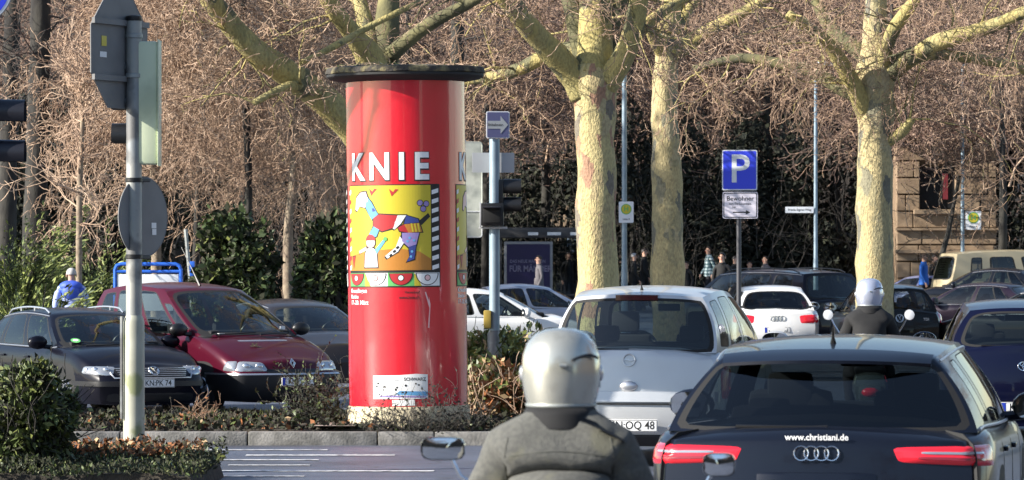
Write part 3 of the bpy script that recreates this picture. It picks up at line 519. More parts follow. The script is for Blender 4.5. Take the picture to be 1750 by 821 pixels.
yew = [(60, 66, 3.4, 1.6, 3.4), (205, 64, 3.2, 1.9, 3.3), (-20, 60, 2.2, 2.4, 2.6), (180, 56, 2.4, 3.0, 2.6), (470, 55, 1.9, 3.2, 2.5), (330, 52, 1.9, 2.6, 2.6), (690, 56, 2.6, 2.6, 2.8), (830, 54, 2.8, 2.4, 3.2), (945, 52, 2.4, 1.9, 2.7), (1085, 56, 3.0, 2.2, 3.3), (1200, 56, 2.8, 2.2, 3.2), (1310, 55, 2.9, 2.1, 3.2), (1420, 56, 2.8, 2.1, 3.1), (1535, 56, 3.6, 1.0, 2.0), (1780, 57, 2.8, 1.6, 3.0)]
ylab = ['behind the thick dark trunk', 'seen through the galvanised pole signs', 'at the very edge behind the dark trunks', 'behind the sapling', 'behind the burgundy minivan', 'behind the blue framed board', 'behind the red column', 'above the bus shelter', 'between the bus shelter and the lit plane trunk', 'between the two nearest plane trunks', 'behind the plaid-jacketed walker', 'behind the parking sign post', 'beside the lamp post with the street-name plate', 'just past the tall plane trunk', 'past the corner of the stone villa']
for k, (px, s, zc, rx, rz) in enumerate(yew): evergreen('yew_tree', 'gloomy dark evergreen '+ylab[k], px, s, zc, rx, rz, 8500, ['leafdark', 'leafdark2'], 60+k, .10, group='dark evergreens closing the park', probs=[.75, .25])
evergreen('ivy_bush', 'sunlit green ivy-clad bush between the blue framed board and the pale thin trunk', 405, 96, 1.45, .85, 1.45, 8000, ['leafivy', 'leafolive', 'leafdark2'], 81, .075, probs=[.5, .15, .35], trunk=False)
evergreen('ivy_bush', 'green ivy-clad bush between the pale thin trunk and the red column', 556, 96, 1.4, .58, 1.4, 6500, ['leafivy', 'leafdark2', 'leafolive'], 82, .075, probs=[.5, .4, .1], trunk=False)
evergreen('ivy_bush', 'small ivy-topped bush on the wall edge of the stone villa', 1575, 54, 2.9, .9, .6, 1500, ['leafivy', 'leafdark2'], 83, .1, trunk=False)
# junipers: spreading sprays
def juniper(label, px, s, w, h, seed, n=150):
    y = F/s; root = thing('juniper', label, 'shrub', (px2x(px, s), y, -.1), group='spreading junipers behind the black estate car'); rs_ = np.random.RandomState(seed); pts = []; nr = []; segs = []
    for k in range(n):
        a = rs_.uniform(0, 2*math.pi); el = rs_.uniform(.35, 1.0); L = rs_.uniform(.6, 1.1); e = np.array([math.cos(a)*w, math.sin(a)*w*.8, 0])*L
        for i in range(60):
            t = rs_.uniform(.25, 1)**.7; q = e*t+np.array([0, 0, h*el*(t**.55)*L*(1.0+.15*t)]); pts.append(q+rs_.normal(size=3)*.035); nr.append(np.array([e[0], e[1], .5*w])/w+rs_.normal(size=3)*.15)
        segs.append((0, 0, 0, *(e*.5+np.array([0, 0, h*el*.6*L])), .02, .01))
    leaf_mesh('foliage', pts, .075, ['juniper', 'leafdark2', 'leafivy'], root, seed, .2, nr, .25, [.62, .16, .22]); twig_mesh('stem', segs, ['bark_dark'], root)
juniper('spreading juniper with yellow-green tips at the edge, behind the black estate car roof', 30, 90, 1.3, 2.6, 91, 210); juniper('spreading juniper beside the man in the blue anorak', 165, 85, 1.2, 2.4, 92, 200); juniper('low dark juniper behind the roof rails of the black estate car', 60, 108, 1.1, 1.5, 93)
evergreen('conifer_tree', 'tall dark conifer out of view beside the park, shading the slimmer plane trunk', -374, 89.2, 6.8, 1.3, 6.8, 9000, ['leafdark', 'leafdark2'], 95, .16, ncl=80)
# hedge right of the column, bushes near the camera
def bush(name, label, c, r, n, leaf, mats, probs, seed, zmin=0, nrm=True, ncl=40, cat='shrub'):
    root = thing(name, label, cat, tuple(c)); pts, nr = clump_points((0, 0, r[2]*.9), r, n, ncl, seed, .3, .75, zmin); leaf_mesh('foliage', pts, leaf, mats, root, seed, .38, nr, .7, probs); rs_ = random.Random(seed); segs = []
    for k in range(26): a = rs_.uniform(0, 6.28); grow(segs, (rs_.gauss(0, r[0]*.3), rs_.gauss(0, r[1]*.3), -.05), (math.cos(a)*.5, math.sin(a)*.5, 1), r[2]*1.5, .012, 1, rs_, .2, .1, 3)
    twig_mesh('stem', segs, ['bark_dark'], root); return root
hz = .1
bush('hedge', 'clipped hedge with glossy yellow-green top behind the slim signal pole', P(860, 640, 150)*Vector((1, 1, 0))+Vector((0, 0, .34)), (.62, .6, .42), 5200, .05, ['leafyel', 'leafgreen', 'leafdead2'], [.65, .25, .1], 101, cat='hedge')
pts, nr = clump_points((0, 0, .30), (.50, .62, .32), 4200, 40, 102, .35, .7, 0); r_ = thing('beech_hedge', 'brown-leaved winter hedge below the glossy green hedge, by the slim signal pole', 'hedge', tuple(P(865, 640, 153)*Vector((1, 1, 0))+Vector((0, 0, .1)))); leaf_mesh('foliage', pts, .05, ['leafdead', 'leafdead2', 'leafgreen', 'leafolive'], r_, 103, .5, nr, .8, [.38, .32, .15, .15])
rs = random.Random(6); segs = []
for k in range(40): grow(segs, (rs.gauss(0, .3), rs.gauss(-.2, .3), 0), (rs.gauss(0, .3), rs.gauss(-.2, .3), 1), .55, .008, 1, rs, .2, .05, 3)
twig_mesh('stem', segs, ['twig_pale'], r_)
bush('evergreen_shrub', 'dense dark green shrub hiding the flank of the black estate car', P(52, 640, 207)*Vector((1, 1, 0))+Vector((0, 0, .24)), (.36, .36, .42), 7500, .042, ['leafgreen', 'leafolive', 'leafdark2'], [.42, .26, .32], 104)
bush('evergreen_shrub', 'dark green shrub cut off by the frame edge next to the dense one', P(-40, 650, 205)*Vector((1, 1, 0))+Vector((0, 0, .24)), (.32, .35, .44), 4500, .042, ['leafgreen', 'leafolive', 'leafdark2'], [.5, .12, .38], 105)
# low planting at the corner, with dead leaves caught in it
def corner_z(x, y): return .17+.05*noise.noise(Vector((x*2, y*2, 0)))
X0, X1, Ya, Yb = -6.5, px2x(355, 205), 35.2, 38.6
b = MB(); b.grid(lambda u, v: (u, v, corner_z(u, v) if (u < X1 and Ya < v < Yb) else -.05), list(np.linspace(X0, X1+.02, 60)), list(np.linspace(Ya-.02, Yb+.02, 40))); tag(b.build('corner_bed', ['soil']), kind='structure')
def cover(name, mats, probs, n, x0, x1, y0, y1, zf, leaf, h, seed, patchy=None, asp=.35, up=.8):
    rs_ = np.random.RandomState(seed); x = rs_.uniform(x0, x1, n); y = rs_.uniform(y0, y1, n)
    if patchy: k = np.array([noise.noise(Vector((a*patchy, b_*patchy, seed))) > -.02 for a, b_ in zip(x, y)]); x, y = x[k], y[k]
    z = np.array([zf(a, b_) for a, b_ in zip(x, y)])+rs_.rand(len(x))*h*np.array([.5+.9*max(0, noise.noise(Vector((a*2.2, b_*2.2, 5)))+.3) for a, b_ in zip(x, y)])
    nr = np.zeros((len(x), 3)); nr[:, 2] = up
    return tag(leaf_mesh(name, np.stack([x, y, z], 1), leaf, mats, None, seed, asp, nr, .8, probs), kind='stuff')
cover('ground_cover', ['leafdark2', 'leafgreen', 'leafolive'], [.72, .18, .10], 22000, X0, X1+.05, Ya-.05, Yb, corner_z, .024, .14, 111)
cover('dead_leaves', ['leafdead', 'leafdead2', 'leafdark2'], [.66, .16, .18], 5200, X0, X1-.15, 36.8, Yb, lambda x, y: corner_z(x, y)+.09, .033, .10, 112, 1.6, .5, .3)
cover('leaf_litter', ['leafdark2', 'soil', 'leafdead', 'leafdead2', 'leafgreen'], [.50, .38, .05, .02, .05], 16000, -7.5, .4, KY+.25, 49.5, bedz, .035, .10, 113, None, .6, .5)
cover('grass', ['lawn', 'leafolive'], [.7, .3], 6000, -4.5, -1.8, 46.6, 49.8, bedz, .05, .08, 114, 1.1, .12, 1.5)
# bare low shrubs in the bed
def bare_shrub(label, px, py, s, n, L, seed, mats, r=.006, leaves=None, up=1.0, depth=2, spread=.6):
    c = P(px, py, s); c.z = .12; root = thing('bare_shrub', label, 'shrub', tuple(c)); rs_ = random.Random(seed); segs = []
    for k in range(n): grow(segs, (rs_.gauss(0, .08), rs_.gauss(0, .08), -.05), (rs_.gauss(0, spread), rs_.gauss(0, spread), up), L*rs_.uniform(.6, 1.1), r, depth, rs_, .2, .03, 3.4, rmin=.0022)
    twig_mesh('stem', segs, mats, root)
    if leaves: p = np.array([q[3:6] for q in segs]); p = p[np.random.RandomState(seed).rand(len(p)) < leaves[2]]; leaf_mesh('foliage', p, leaves[1], leaves[0], root, seed, .5)
bare_shrub('leafless red-stemmed shrub in the bed before the black estate car', 352, 705, 160, 7, .36, 121, ['twig', 'twig_grey'], leaves=(['leafdead'], .02, .06))
bare_shrub('dark twiggy evergreen shrub in the bed before the burgundy minivan', 535, 722, 161, 24, .50, 122, ['twig_grey'], leaves=(['leafdark', 'leafdark2', 'leafgreen'], .024, .75))
bare_shrub('dark scrawny shrub at the foot of the red column', 575, 700, 155, 12, .45, 123, ['twig_grey'], leaves=(['leafdark2'], .025, .35))
for k, (px, n) in enumerate(((655, 9), (700, 12), (745, 14), (790, 14))): bare_shrub(['thin bare stems sprouting before the column plinth', 'thicket of grey stems before the torn sticker', 'low dark thicket at the shaded side of the column', 'dark thicket between the column and the slim signal pole'][k], px, 738, 164.5, n, .38, 124+k, ['twig_grey', 'twig'], leaves=(['leafdark', 'soil'], .02, .3 if k > 0 else .1), spread=.8)
bare_shrub('bare thorny shrub before the grille of the black estate car', 290, 715, 158, 6, .28, 130, ['twig_grey'], leaves=(['leafdark2'], .02, .2))
# brown wood far behind everything
segs = []; rs = random.Random(77)
for k in range(900):
    x, y = rs.uniform(-24, 30), rs.uniform(172, 182); z = rs.uniform(1.5, 15); grow(segs, (x, y, z), (rs.gauss(0, 1), rs.gauss(0, .6), rs.gauss(.2, .6)), 3.0, .035, 1, rs, .25, .0, 5, rmin=.02, mset=lambda d: int(rs.random() < .3))
tag(twig_mesh('distant_woods', segs, ['twig_far', 'twig_grey']), kind='stuff')
# ------------------------------------------------------------------ cars (forward is +Y in the car's own space, rear at -L/2)
def sq(n): return [math.tan(R(-45+90*i/n)) for i in range(n+1)]
def perim(n=32, e=None):
    out = []
    for i in range(n):
        a = R(-45+360*i/n); c, s_ = math.cos(a), math.sin(a)
        t = 1/max(abs(c), abs(s_)) if e is None else (abs(c)**e+abs(s_)**e)**(-1/e)
        out.append((c*t, s_*t))
    return out
def cell(S, rect, mg, body, seal, pane, e=7, n=64, frit=.05):
    a0, a1, b0, b1 = rect; A, B = (a0+a1)/2, (b0+b1)/2; ha, hb = (a1-a0)/2, (b1-b0)/2
    i0, i1, j0, j1 = a0+mg[0], a1-mg[1], b0+mg[2], b1-mg[3]; IA, IB = (i0+i1)/2, (j0+j1)/2; ia, ib = (i1-i0)/2, (j1-j0)/2
    o = [(A+x*ha, B+y*hb) for x, y in perim(n)]; q = [(IA+x*ia, IB+y*ib) for x, y in perim(n, e)]
    q2 = [(IA+x*(ia-min(frit, ia*.2)), IB+y*(ib-min(frit, ib*.2))) for x, y in perim(n, e)]
    def ring(mb, p, r, k=2):
        rows = [[tuple(np.array(a)*(1-t)+np.array(b)*t) for a, b in zip(p, r)] for t in [i/k for i in range(k+1)]]
        V = [S(*c) for row in rows for c in row]
        mb.add(V, [(i*n+j, i*n+(j+1) % n, (i+1)*n+(j+1) % n, (i+1)*n+j) for i in range(k) for j in range(n)])
    ring(body, o, q); ring(seal, q, q2, 1)
    c = (IA, IB); rows = [[(x+(c[0]-x)*t, y+(c[1]-y)*t) for x, y in q2] for t in (0, .3, .6, .85)]
    V = [S(*p) for row in rows for p in row]+[S(*c)]
    fs = [(i*n+j, i*n+(j+1) % n, (i+1)*n+(j+1) % n, (i+1)*n+j) for i in range(3) for j in range(n)]+[(3*n+j, 3*n+(j+1) % n, 4*n) for j in range(n)]
    pane.add(V, fs)
def decal(mb, bvh, fn, quad, off=.004, e=8, n=28, mi=0, rings=4, bulge=0):
    """a rounded patch laid on the body: quad = corners (u,v) c00,c10,c11,c01; fn(u,v) -> ray origin, direction"""
    def uv(x, y):
        a, b = (x+1)/2, (y+1)/2; c = [np.array(k, float) for k in quad]
        return (c[0]*(1-a)+c[1]*a)*(1-b)+(c[3]*(1-a)+c[2]*a)*b
    rows = [[(x*t, y*t) for x, y in perim(n, e)] for t in [1-i/rings for i in range(rings)]]
    V = []
    for ri, row in enumerate(rows+[[(0, 0)]]):
        for x, y in row:
            u, v = uv(x, y); og, d = fn(u, v); h = bvh.ray_cast(Vector(og), Vector(d))
            hit = h[0] if h[0] is not None else Vector(og)+Vector(d)*.9
            nn = h[1] if h[0] is not None else -Vector(d)
            if nn.dot(Vector(d)) * (1 if fn.out else -1) < 0: nn = -nn
            V.append(hit+nn*(off+bulge*min(1, ri/2) if ri else off*.15))
    fs = [(i*n+j, i*n+(j+1) % n, (i+1)*n+(j+1) % n, (i+1)*n+j) for i in range(rings-1) for j in range(n)]+[((rings-1)*n+j, (rings-1)*n+(j+1) % n, rings*n) for j in range(n)]
    mb.add(V, fs, mi)
def rays(kind, L, ax=(0, 0), sgn=1):
    if kind == 'rear': f = lambda u, v: ((u, -L, v), (0, 1, 0)); f.out = False
    elif kind == 'front': f = lambda u, v: ((u, L, v), (0, -1, 0)); f.out = False
    elif kind == 'side': f = lambda u, v: ((sgn*3, u, v), (-sgn, 0, 0)); f.out = False
    elif kind == 'top': f = lambda u, v: ((u, v, 4), (0, 0, -1)); f.out = False
    elif kind == 'rad_rear': f = lambda u, v: ((ax[0], ax[1], v), (math.sin(R(u)), -math.cos(R(u)), 0)); f.out = True
    else: f = lambda u, v: ((ax[0], ax[1], v), (math.sin(R(u)), math.cos(R(u)), 0)); f.out = True
    return f
def ring_pts(c, r, n=28, rx=None):
    return [(c[0]+(rx or r)*math.cos(2*math.pi*i/n), c[1]+r*math.sin(2*math.pi*i/n)) for i in range(n+1)]
BIG_FONT = .03
def number_plate(parent, text, at, right, up, outw, w=.52, eu=True):
    Rv, U, O = Vector(right), Vector(up), Vector(outw); at = Vector(at)
    T = Matrix((Rv, O, U)).transposed().to_4x4(); T.translation = at
    b = MB(); b.T = T; b.box((0, 0, 0), (w, .012, .115), 0, .004); ob = b.build('number_plate', ['plate'], parent)
    t = MB(); t.T = T
    for sx in (-1, 1): t.box((sx*(w/2-.006), .0065, 0), (.004, .004, .105))
    for sz in (-1, 1): t.box((0, .0065, sz*.0505), (w-.016, .004, .004))
    text_on(t, text, .104, lambda a, c: (a+(.02 if eu else 0), .0075, c), 0, .012, sx=.9); t.build('lettering', ['black'], ob, smooth=False)
    if eu:
        e = MB(); e.T = T; e.box((-w/2+.03, .0066, 0), (.042, .005, .10)); e.build('euro_band', ['euro'], ob)
    return ob
def badge(kind, parent, at, outw, r=.06, mat='chrome'):
    O = Vector(outw).normalized(); Rv = Vector((0, 0, 1)).cross(O).normalized(); U = O.cross(Rv)
    f = lambda u, v, d=.01: Vector(at)+Rv*u+U*v+O*d
    b = MB(); tr = r*.1
    if kind == 'rings':
        for k in range(4): b.tube([f(*p) for p in ring_pts(((k-1.5)*r*1.42, 0), r)], tr*1.15, 6, caps=False)
    elif kind == 'vw':
        b.tube([f(*p) for p in ring_pts((0, 0), r)], tr, 6, caps=False)
        b.tube([f(x*r, y*r) for x, y in ((-.45, .85), (0, .08), (.45, .85))], tr, 5); b.tube([f(x*r, y*r) for x, y in ((-.92, .3), (-.5, -.8), (0, .0), (.5, -.8), (.92, .3))], tr, 5)
    elif kind == 'bolt':
        b.tube([f(*p) for p in ring_pts((0, 0), r)], tr, 6, caps=False)
        b.prism([(-1.35*r, -.02*r), (.1*r, .14*r), (.05*r, .02*r), (1.35*r, .02*r), (-.1*r, -.16*r), (-.05*r, -.04*r)], .004, .014, f)
    elif kind == 'diamond':
        for k in (1., .55): b.tube([f(x*r*k, y*r*k) for x, y in ((0, 1.2), (.72, 0), (0, -1.2), (-.72, 0), (0, 1.2))], tr*1.3, 4)
    elif kind == 'ovals':
        b.tube([f(*p) for p in ring_pts((0, 0), r*.68, rx=r)], tr, 6, caps=False); b.tube([f(*p) for p in ring_pts((0, 0), r*.6, rx=r*.35)], tr*.8, 6, caps=False); b.tube([f(*p) for p in ring_pts((0, r*.28), r*.34, rx=r*.72)], tr*.8, 6, caps=False)
    return b.build('badge', [mat], parent)
def build_car(name, label, cat, S, loc, rot, body_paint, group=None):
    root = thing(name, label, cat, loc, rot, group); L, Wd, H = S['L'], S['W'], S['H']; hw = Wd/2
    ty, tz = zip(*S['top']); a_, rc = S.get('taper', .17), S.get('rc', .5)
    def top(y): return float(np.mean([np.interp(y+d, ty, tz) for d in (-.09, -.045, 0, .045, .09)]))
    def halfw(y): d = min(y+L/2, L/2-y); return hw*(1-a_*max(0, 1-d/rc)**2.3)
    rp, fp = S.get('rear', [(.2, .06), (.45, 0), (.65, 0), (.95, .08)]), S.get('front', [(.2, .08), (.45, 0), (.6, .03), (.9, .25)])
    def shear(y, z):
        wr = max(0, 1-(y+L/2)/.8)**1.4; wf = max(0, 1-(L/2-y)/.8)**1.4
        return y+wr*np.interp(z, [p[0] for p in rp], [p[1] for p in rp])-wf*np.interp(z, [p[0] for p in fp], [p[1] for p in fp])
    zlo = .17
    def sec(y):
        w = halfw(y); zt = top(y); c = .035+.03*(abs(y) > L*.3); sh = S.get('tumble', 1)
        return [(0, zlo), (.6*w, zlo), (.9*w, zlo+.02), (.955*w, zlo+.10), (.985*w, zlo+.25), (w, zlo+.42 if zt > .8 else zt-.25), (w*.997, zt-.17), (w*.985, zt-.10), (w*.96, zt-.045), (w*.93, zt-.012), (w*(.93-.06*sh), zt), (.5*w, zt+c*.75), (0, zt+c)]
    ds = [0, .02, .05, .1, .17, .26, .38, .55]; ys = [-L/2+d for d in ds]+[float(y) for y in np.linspace(-L/2+.8, L/2-.8, 16)]+[L/2-d for d in ds[::-1]]
    body = MB(); K = 13
    for sgn in (-1, 1):
        rows = [[(sgn*x, shear(y, z), z) for x, z in sec(y)] for y in ys]
        body.add([p for r_ in rows for p in r_], [(i*K+j, i*K+j+1, (i+1)*K+j+1, (i+1)*K+j) for i in range(len(ys)-1) for j in range(K-1)])
    for ye, sg in ((-L/2, -1), (L/2, 1)):                                   # bowed end faces
        s0 = sec(ye); m = 10; bow = S.get('bow', .09)
        body.add([((2*i/m-1)*x, shear(ye, z)+sg*bow*(1-(2*i/m-1)**2)*min(1, x/(hw*.5)), z) for x, z in s0 for i in range(m+1)], [(j*(m+1)+i, j*(m+1)+i+1, (j+1)*(m+1)+i+1, (j+1)*(m+1)+i) for j in range(K-1) for i in range(m)])
    # --- greenhouse
    def zt(y): return top(y)-.003
    wb = lambda y: halfw(y)*.905
    yA, yAt, yDt, yD = S['yA'], S['yAt'], S['yDt'], S['yD']; wrf, wrr = S['wr'], S.get('wrr', S['wr']-.02)
    Ab, At = Vector((wb(yA), yA, zt(yA))), Vector((wrf, yAt, S['hA'])); Db, Dt = Vector((wb(yD)*S.get('wbD', 1), yD, S.get('zD', zt(yD)))), Vector((wrr, yDt, S['hD']))
    bl = S.get('bulge', .035)
    def pil(b, t, v): p = b.lerp(t, v); p.x += bl*4*v*(1-v); return p
    PA = lambda v: pil(Ab, At, v); PD = lambda v: pil(Db, Dt, v)
    arch = S['H']-.03-max(S['hA'], S['hD']); gfun = lambda s_: 1-abs(s_)**2.4
    def Sd(u, v):
        a, d = PA(v), PD(v); q = a.lerp(d, u); bb = 4*u*(1-u); q.x += bb*.035
        belt = zt(max(min(q.y, ty[-1]), ty[0])); lin = Ab.z*(1-u)+Db.z*u
        q.z += v*v*bb*arch + (1-v)*(1-v)*(belt-lin)*(1 if 0 < u < 1 else 0); return q
    cf, cr = .03, .03
    bF0, bF1, bR0, bR1 = S.get('bowF', (.22, .10)), 0, S.get('bowR', (.10, .06)), 0
    def Wf(s_, t): p = PA(t); return Vector((s_*p.x, p.y+(bF0[0]*(1-t)+bF0[1]*t)*(1-s_*s_), p.z+cf*t*gfun(s_)+.03*4*t*(1-t)*(1-s_*s_)))
    def Wr(s_, t): p = PD(t); return Vector((s_*p.x, p.y-(bR0[0]*(1-t)+bR0[1]*t)*(1-s_*s_), p.z+cr*t*gfun(s_)))
    def Rf(s_, u):
        p = Sd(u, 1); return Vector((s_*p.x, p.y+(bF0[1]*(1-u)-bR0[1]*u)*(1-s_*s_), p.z+(cf*(1-u)+cr*u+.02*4*u*(1-u))*gfun(s_)))
    seal = MB(); gf, gr = MB(), MB(); shell = MB()
    cell(Wf, (-1, 1, 0, 1), S.get('mF', (.09, .09, .02, .05)), shell, seal, gf, 9)
    cell(Wr, (-1, 1, 0, 1), S.get('mR', (.12, .12, .05, .07)), shell, seal, gr, S.get('eR', 7))
    shell.grid(Rf, sq(16), [i/14 for i in range(15)])
    sides = []
    for sgn in (1, -1):
        Sx = lambda u, v, g=sgn: Vector((g*Sd(u, v).x, Sd(u, v).y, Sd(u, v).z))
        for (u0, u1, mg, tint) in S['win']:
            pn = MB(); cell(Sx, (u0, u1, 0, 1), mg, shell, seal, pn, 10, 64, .012); sides.append((pn, tint))
    body.v, body.f, body.m = body.v, body.f, body.m
    off = len(body.v); body.add(shell.v, shell.f)
    bo = body.build('body', [body_paint, 'cabin'], root, 38, weld=.002)
    bm = bmesh.new(); bm.from_mesh(bo.data); bvh = BVHTree.FromBMesh(bm)
    for f in bm.faces:                                                   # the deck under the glasshouse is the dark cabin
        c = f.calc_center_median()
        if f.normal.z > .75 and c.z < top(c.y)+.08 and yD+.02 < c.y < yA+.1 and abs(c.x) < wb(c.y)*.93: f.material_index = 1
    bm.to_mesh(bo.data); bm.free()
    seal.build('window_seal', ['darkrubber'], root, 60)
    gf.build('windscreen', ['glass'], root, 60); gr.build('rear_window', [S.get('rearglass', 'glass')], root, 60)
    for pn, tint in sides: pn.build('side_window', [tint], root, 60)
    # --- inside
    zb_ = top(0); zi = S.get('zin', .35)
    for x in (-.37, .37):
        st = MB(); st.box((x, .02, zb_-.12), (.50, .14, .62), 0, .06, Matrix.Rotation(R(12), 3, 'X')); st.build('front_seat', ['seatcloth'], root)
        hr = MB(); hr.box((x, -.06, H-S.get('hr', .36)), (.27, .10, .20), 0, .05); hr.tube([(x-.06, -.05, H-.6), (x-.06, -.06, H-.42)], .008, 5); hr.tube([(x+.06, -.05, H-.6), (x+.06, -.06, H-.42)], .008, 5); hr.build('headrest', ['seatcloth'], root)
        rs_ = MB(); rs_.box((x*1.1, -.95, H-S.get('hr', .36)-.1), (.24, .09, .15), 0, .04); rs_.build('headrest', ['seatcloth'], root)
    MB().box((0, -.95, zb_-.06), (1.25, .16, .36), 0, .06).build('rear_bench', ['seatcloth'], root)
    MB().box((0, yA-.12, zb_+.02), (1.3, .4, .13), 0, .05).build('dashboard', ['cabin'], root)
    sw = MB(); cs = Vector((-.37, yA-.52, zb_+.02)); sw.tube([cs+Vector((.18*math.cos(a), .07*math.sin(a), .17*math.sin(a))) for a in [2*math.pi*i/20 for i in range(21)]], .016, 6, caps=False); sw.tube([cs, cs+Vector((0, .2, -.08))], .03, 6); sw.build('steering_wheel', ['blackplastic'], root)
    MB().box((0, yAt+.02, S['hA']-.10), (.22, .03, .07), 0, .015).build('rear_view_mirror', ['blackplastic'], root)
    # --- wheels, arches
    for sgn in (1, -1):
        for yw in (S.get('wf', L*.30), -S.get('wrp', L*.29)):
            wr = S.get('wheel', .315); h = bvh.ray_cast(Vector((sgn*3, yw, wr+.05)), Vector((-sgn, 0, 0))); xs = abs(h[0].x) if h[0] else hw
            ar = MB(); f = rays('side', L, sgn=sgn)
            a = MB(); decal(a, bvh, f, [(yw-wr-.06, zlo+.01), (yw+wr+.06, zlo+.01), (yw+wr+.06, wr*2+.10), (yw-wr-.06, wr*2+.10)], .004, 3, 28); a.build('wheel_arch', ['darkrubber'], root)
            wo = MB(); X = sgn*(xs-.10); k = sgn
            wo.lathe([(wr*.55, .11), (wr*.9, .12), (wr, .09), (wr, -.09), (wr*.9, -.11), (wr*.55, -.10)], 28, (X, yw, wr), 0, 'X'); w_ob = wo.build('wheel', ['tyre'], root)
            ri = MB(); ri.lathe([(wr*.66, .112), (wr*.62, .135), (wr*.58, .115)], 24, (X, yw, wr), 0, 'X', False)
            for q in range(5):
                an = 2*math.pi*q/5+.3; ri.tube([(X+k*.12, yw+math.cos(an)*.04, wr+math.sin(an)*.04), (X+k*.125, yw+math.cos(an)*wr*.6, wr+math.sin(an)*wr*.6)], [.035, .045], 6)
            ri.build('rim', ['rim'], w_ob)
    # --- mirrors, handles, gaps
    for sgn in (1, -1):
        mz = S.get('mirz', zt(yA-.2)+.10); my = yA-S.get('miry', .32); mx = wb(my)+.19
        mm = MB(); mm.ball((sgn*mx, my, mz), (.14, .08, .095), 16); mm.tube([(sgn*(wb(my)-.02), my+.02, mz-.07), (sgn*(mx-.04), my, mz-.05)], [.035, .03], 6)
        m_ob = mm.build('door_mirror', [S.get('mirmat', body_paint)], root)
        g = MB(); g.add([(sgn*mx+.118*x, my-.066-.012*(1-x*x-y*y*.3), mz+.076*y) for x, y in perim(20, 3.2)]+[(sgn*mx, my-.076, mz)], [(i, (i+1) % 20, 20) for i in range(20)]); g.build('mirror_glass', ['mirror'], m_ob)
        f = rays('side', L, sgn=sgn)
        for yg in S.get('gaps', ()):
            gp = MB(); decal(gp, bvh, f, [(yg-.004, .32), (yg+.004, .32), (yg+.004, zt(yg)-.02), (yg-.004, zt(yg)-.02)], .002, None, 20)
            gp.build('door_gap', ['darkrubber'], root)
        for yh_ in S.get('handles', ()):
            h = bvh.ray_cast(Vector((sgn*3, yh_, zt(yh_)-.13)), Vector((-sgn, 0, 0)))
            if h[0]: MB().box((h[0].x+sgn*.012, yh_, zt(yh_)-.13), (.03, .19, .03), 0, .01).build('door_handle', [body_paint], root)
    if S.get('rails'):
        for sgn in (1, -1):
            rl = MB(); pts = []
            for i in range(13):
                u = .06+.88*i/12; p = Sd(u, 1); hgt = .045*min(1, i/1., (12-i)/1.); pts.append((sgn*(p.x-.03), p.y, p.z+.012+hgt))
            rl.tube(pts, .014, 6)
            for i in (4, 8): rl.tube([pts[i], (pts[i][0], pts[i][1], pts[i][2]-.05)], .012, 5)
            rl.build('roof_rail', [S['rails']], root)
    if S.get('aerial'):
        u, ln, dy = S['aerial']; p = Rf(0, u); MB().tube([p-Vector((0, 0, .005)), p+Vector((0, -ln*dy*.4, ln*.4)), p+Vector((0, -ln*dy, ln))], [.02, .008, .004], 6).build('aerial', ['blackplastic'], root)
    if S.get('belt'):
        for sgn in (1, -1):
            bl_ = MB(); bl_.tube([Vector((sgn*(Sd(.02+.96*i/16, 0).x+.004), Sd(.02+.96*i/16, 0).y, Sd(.02+.96*i/16, 0).z+.008)) for i in range(17)], .009, 5); bl_.build('window_trim', [S['belt']], root)
            bl_ = MB(); bl_.tube([Vector((sgn*(Sd(.02+.96*i/16, .95).x+.004), Sd(.02+.96*i/16, .95).y, Sd(.02+.96*i/16, .95).z)) for i in range(17)], .008, 5); bl_.build('window_trim', [S['belt']], root)
    return dict(root=root, bvh=bvh, Sd=Sd, Wf=Wf, Wr=Wr, Rf=Rf, top=top, halfw=halfw, L=L, S=S, paint=body_paint, body=bo)
def hitp(c, kind, u, v, ax=(0, 0)):
    f = rays(kind, c['L'], ax); o, d = f(u, v); h = c['bvh'].ray_cast(Vector(o), Vector(d))
    n = h[1] if (h[1].dot(Vector(d)) > 0) == f.out else -h[1]
    return h[0], n
def patch(c, name, mats, kind, quad, off=.006, e=8, ax=(0, 0), parent=None, mi=0, bulge=0, n=28):
    b = MB(); decal(b, c['bvh'], rays(kind, c['L'], ax), quad, off, e, n, 0, 4, bulge); return b.build(name, mats, parent or c['root'], 50)
def tail(c, zq, r0, r1, mats='lamp_red', z2=None, ay=.9, inner=None):
    for sg in (1, -1):
        z0, z1 = zq; y0, y1 = z2 or zq
        ob = patch(c, 'tail_light', [mats], 'rad_rear', [(sg*r0, z0), (sg*r1, y0), (sg*r1, y1), (sg*r0, z1)], .012, 9, (0, -c['L']/2+ay), bulge=.006)
        if inner: patch(c, 'light_strip', [inner], 'rad_rear', [(sg*(r0+(r1-r0)*.2), z0*.6+z1*.4), (sg*(r0+(r1-r0)*.85), y0*.6+y1*.4), (sg*(r0+(r1-r0)*.85), y0*.4+y1*.6), (sg*(r0+(r1-r0)*.2), z0*.42+z1*.58)], .02, 6, (0, -c['L']/2+ay), ob)
def wiper(c, s0, t0, s1, t1, front=False):
    f = c['Wf'] if front else c['Wr']; dy = Vector((0, .02 if front else -.02, .012))
    MB().tube([f(s0+(s1-s0)*i/6, t0+(t1-t0)*i/6)+dy for i in range(7)], [.014]+[.009]*6, 5).build('wiper', ['blackplastic'], c['root'])
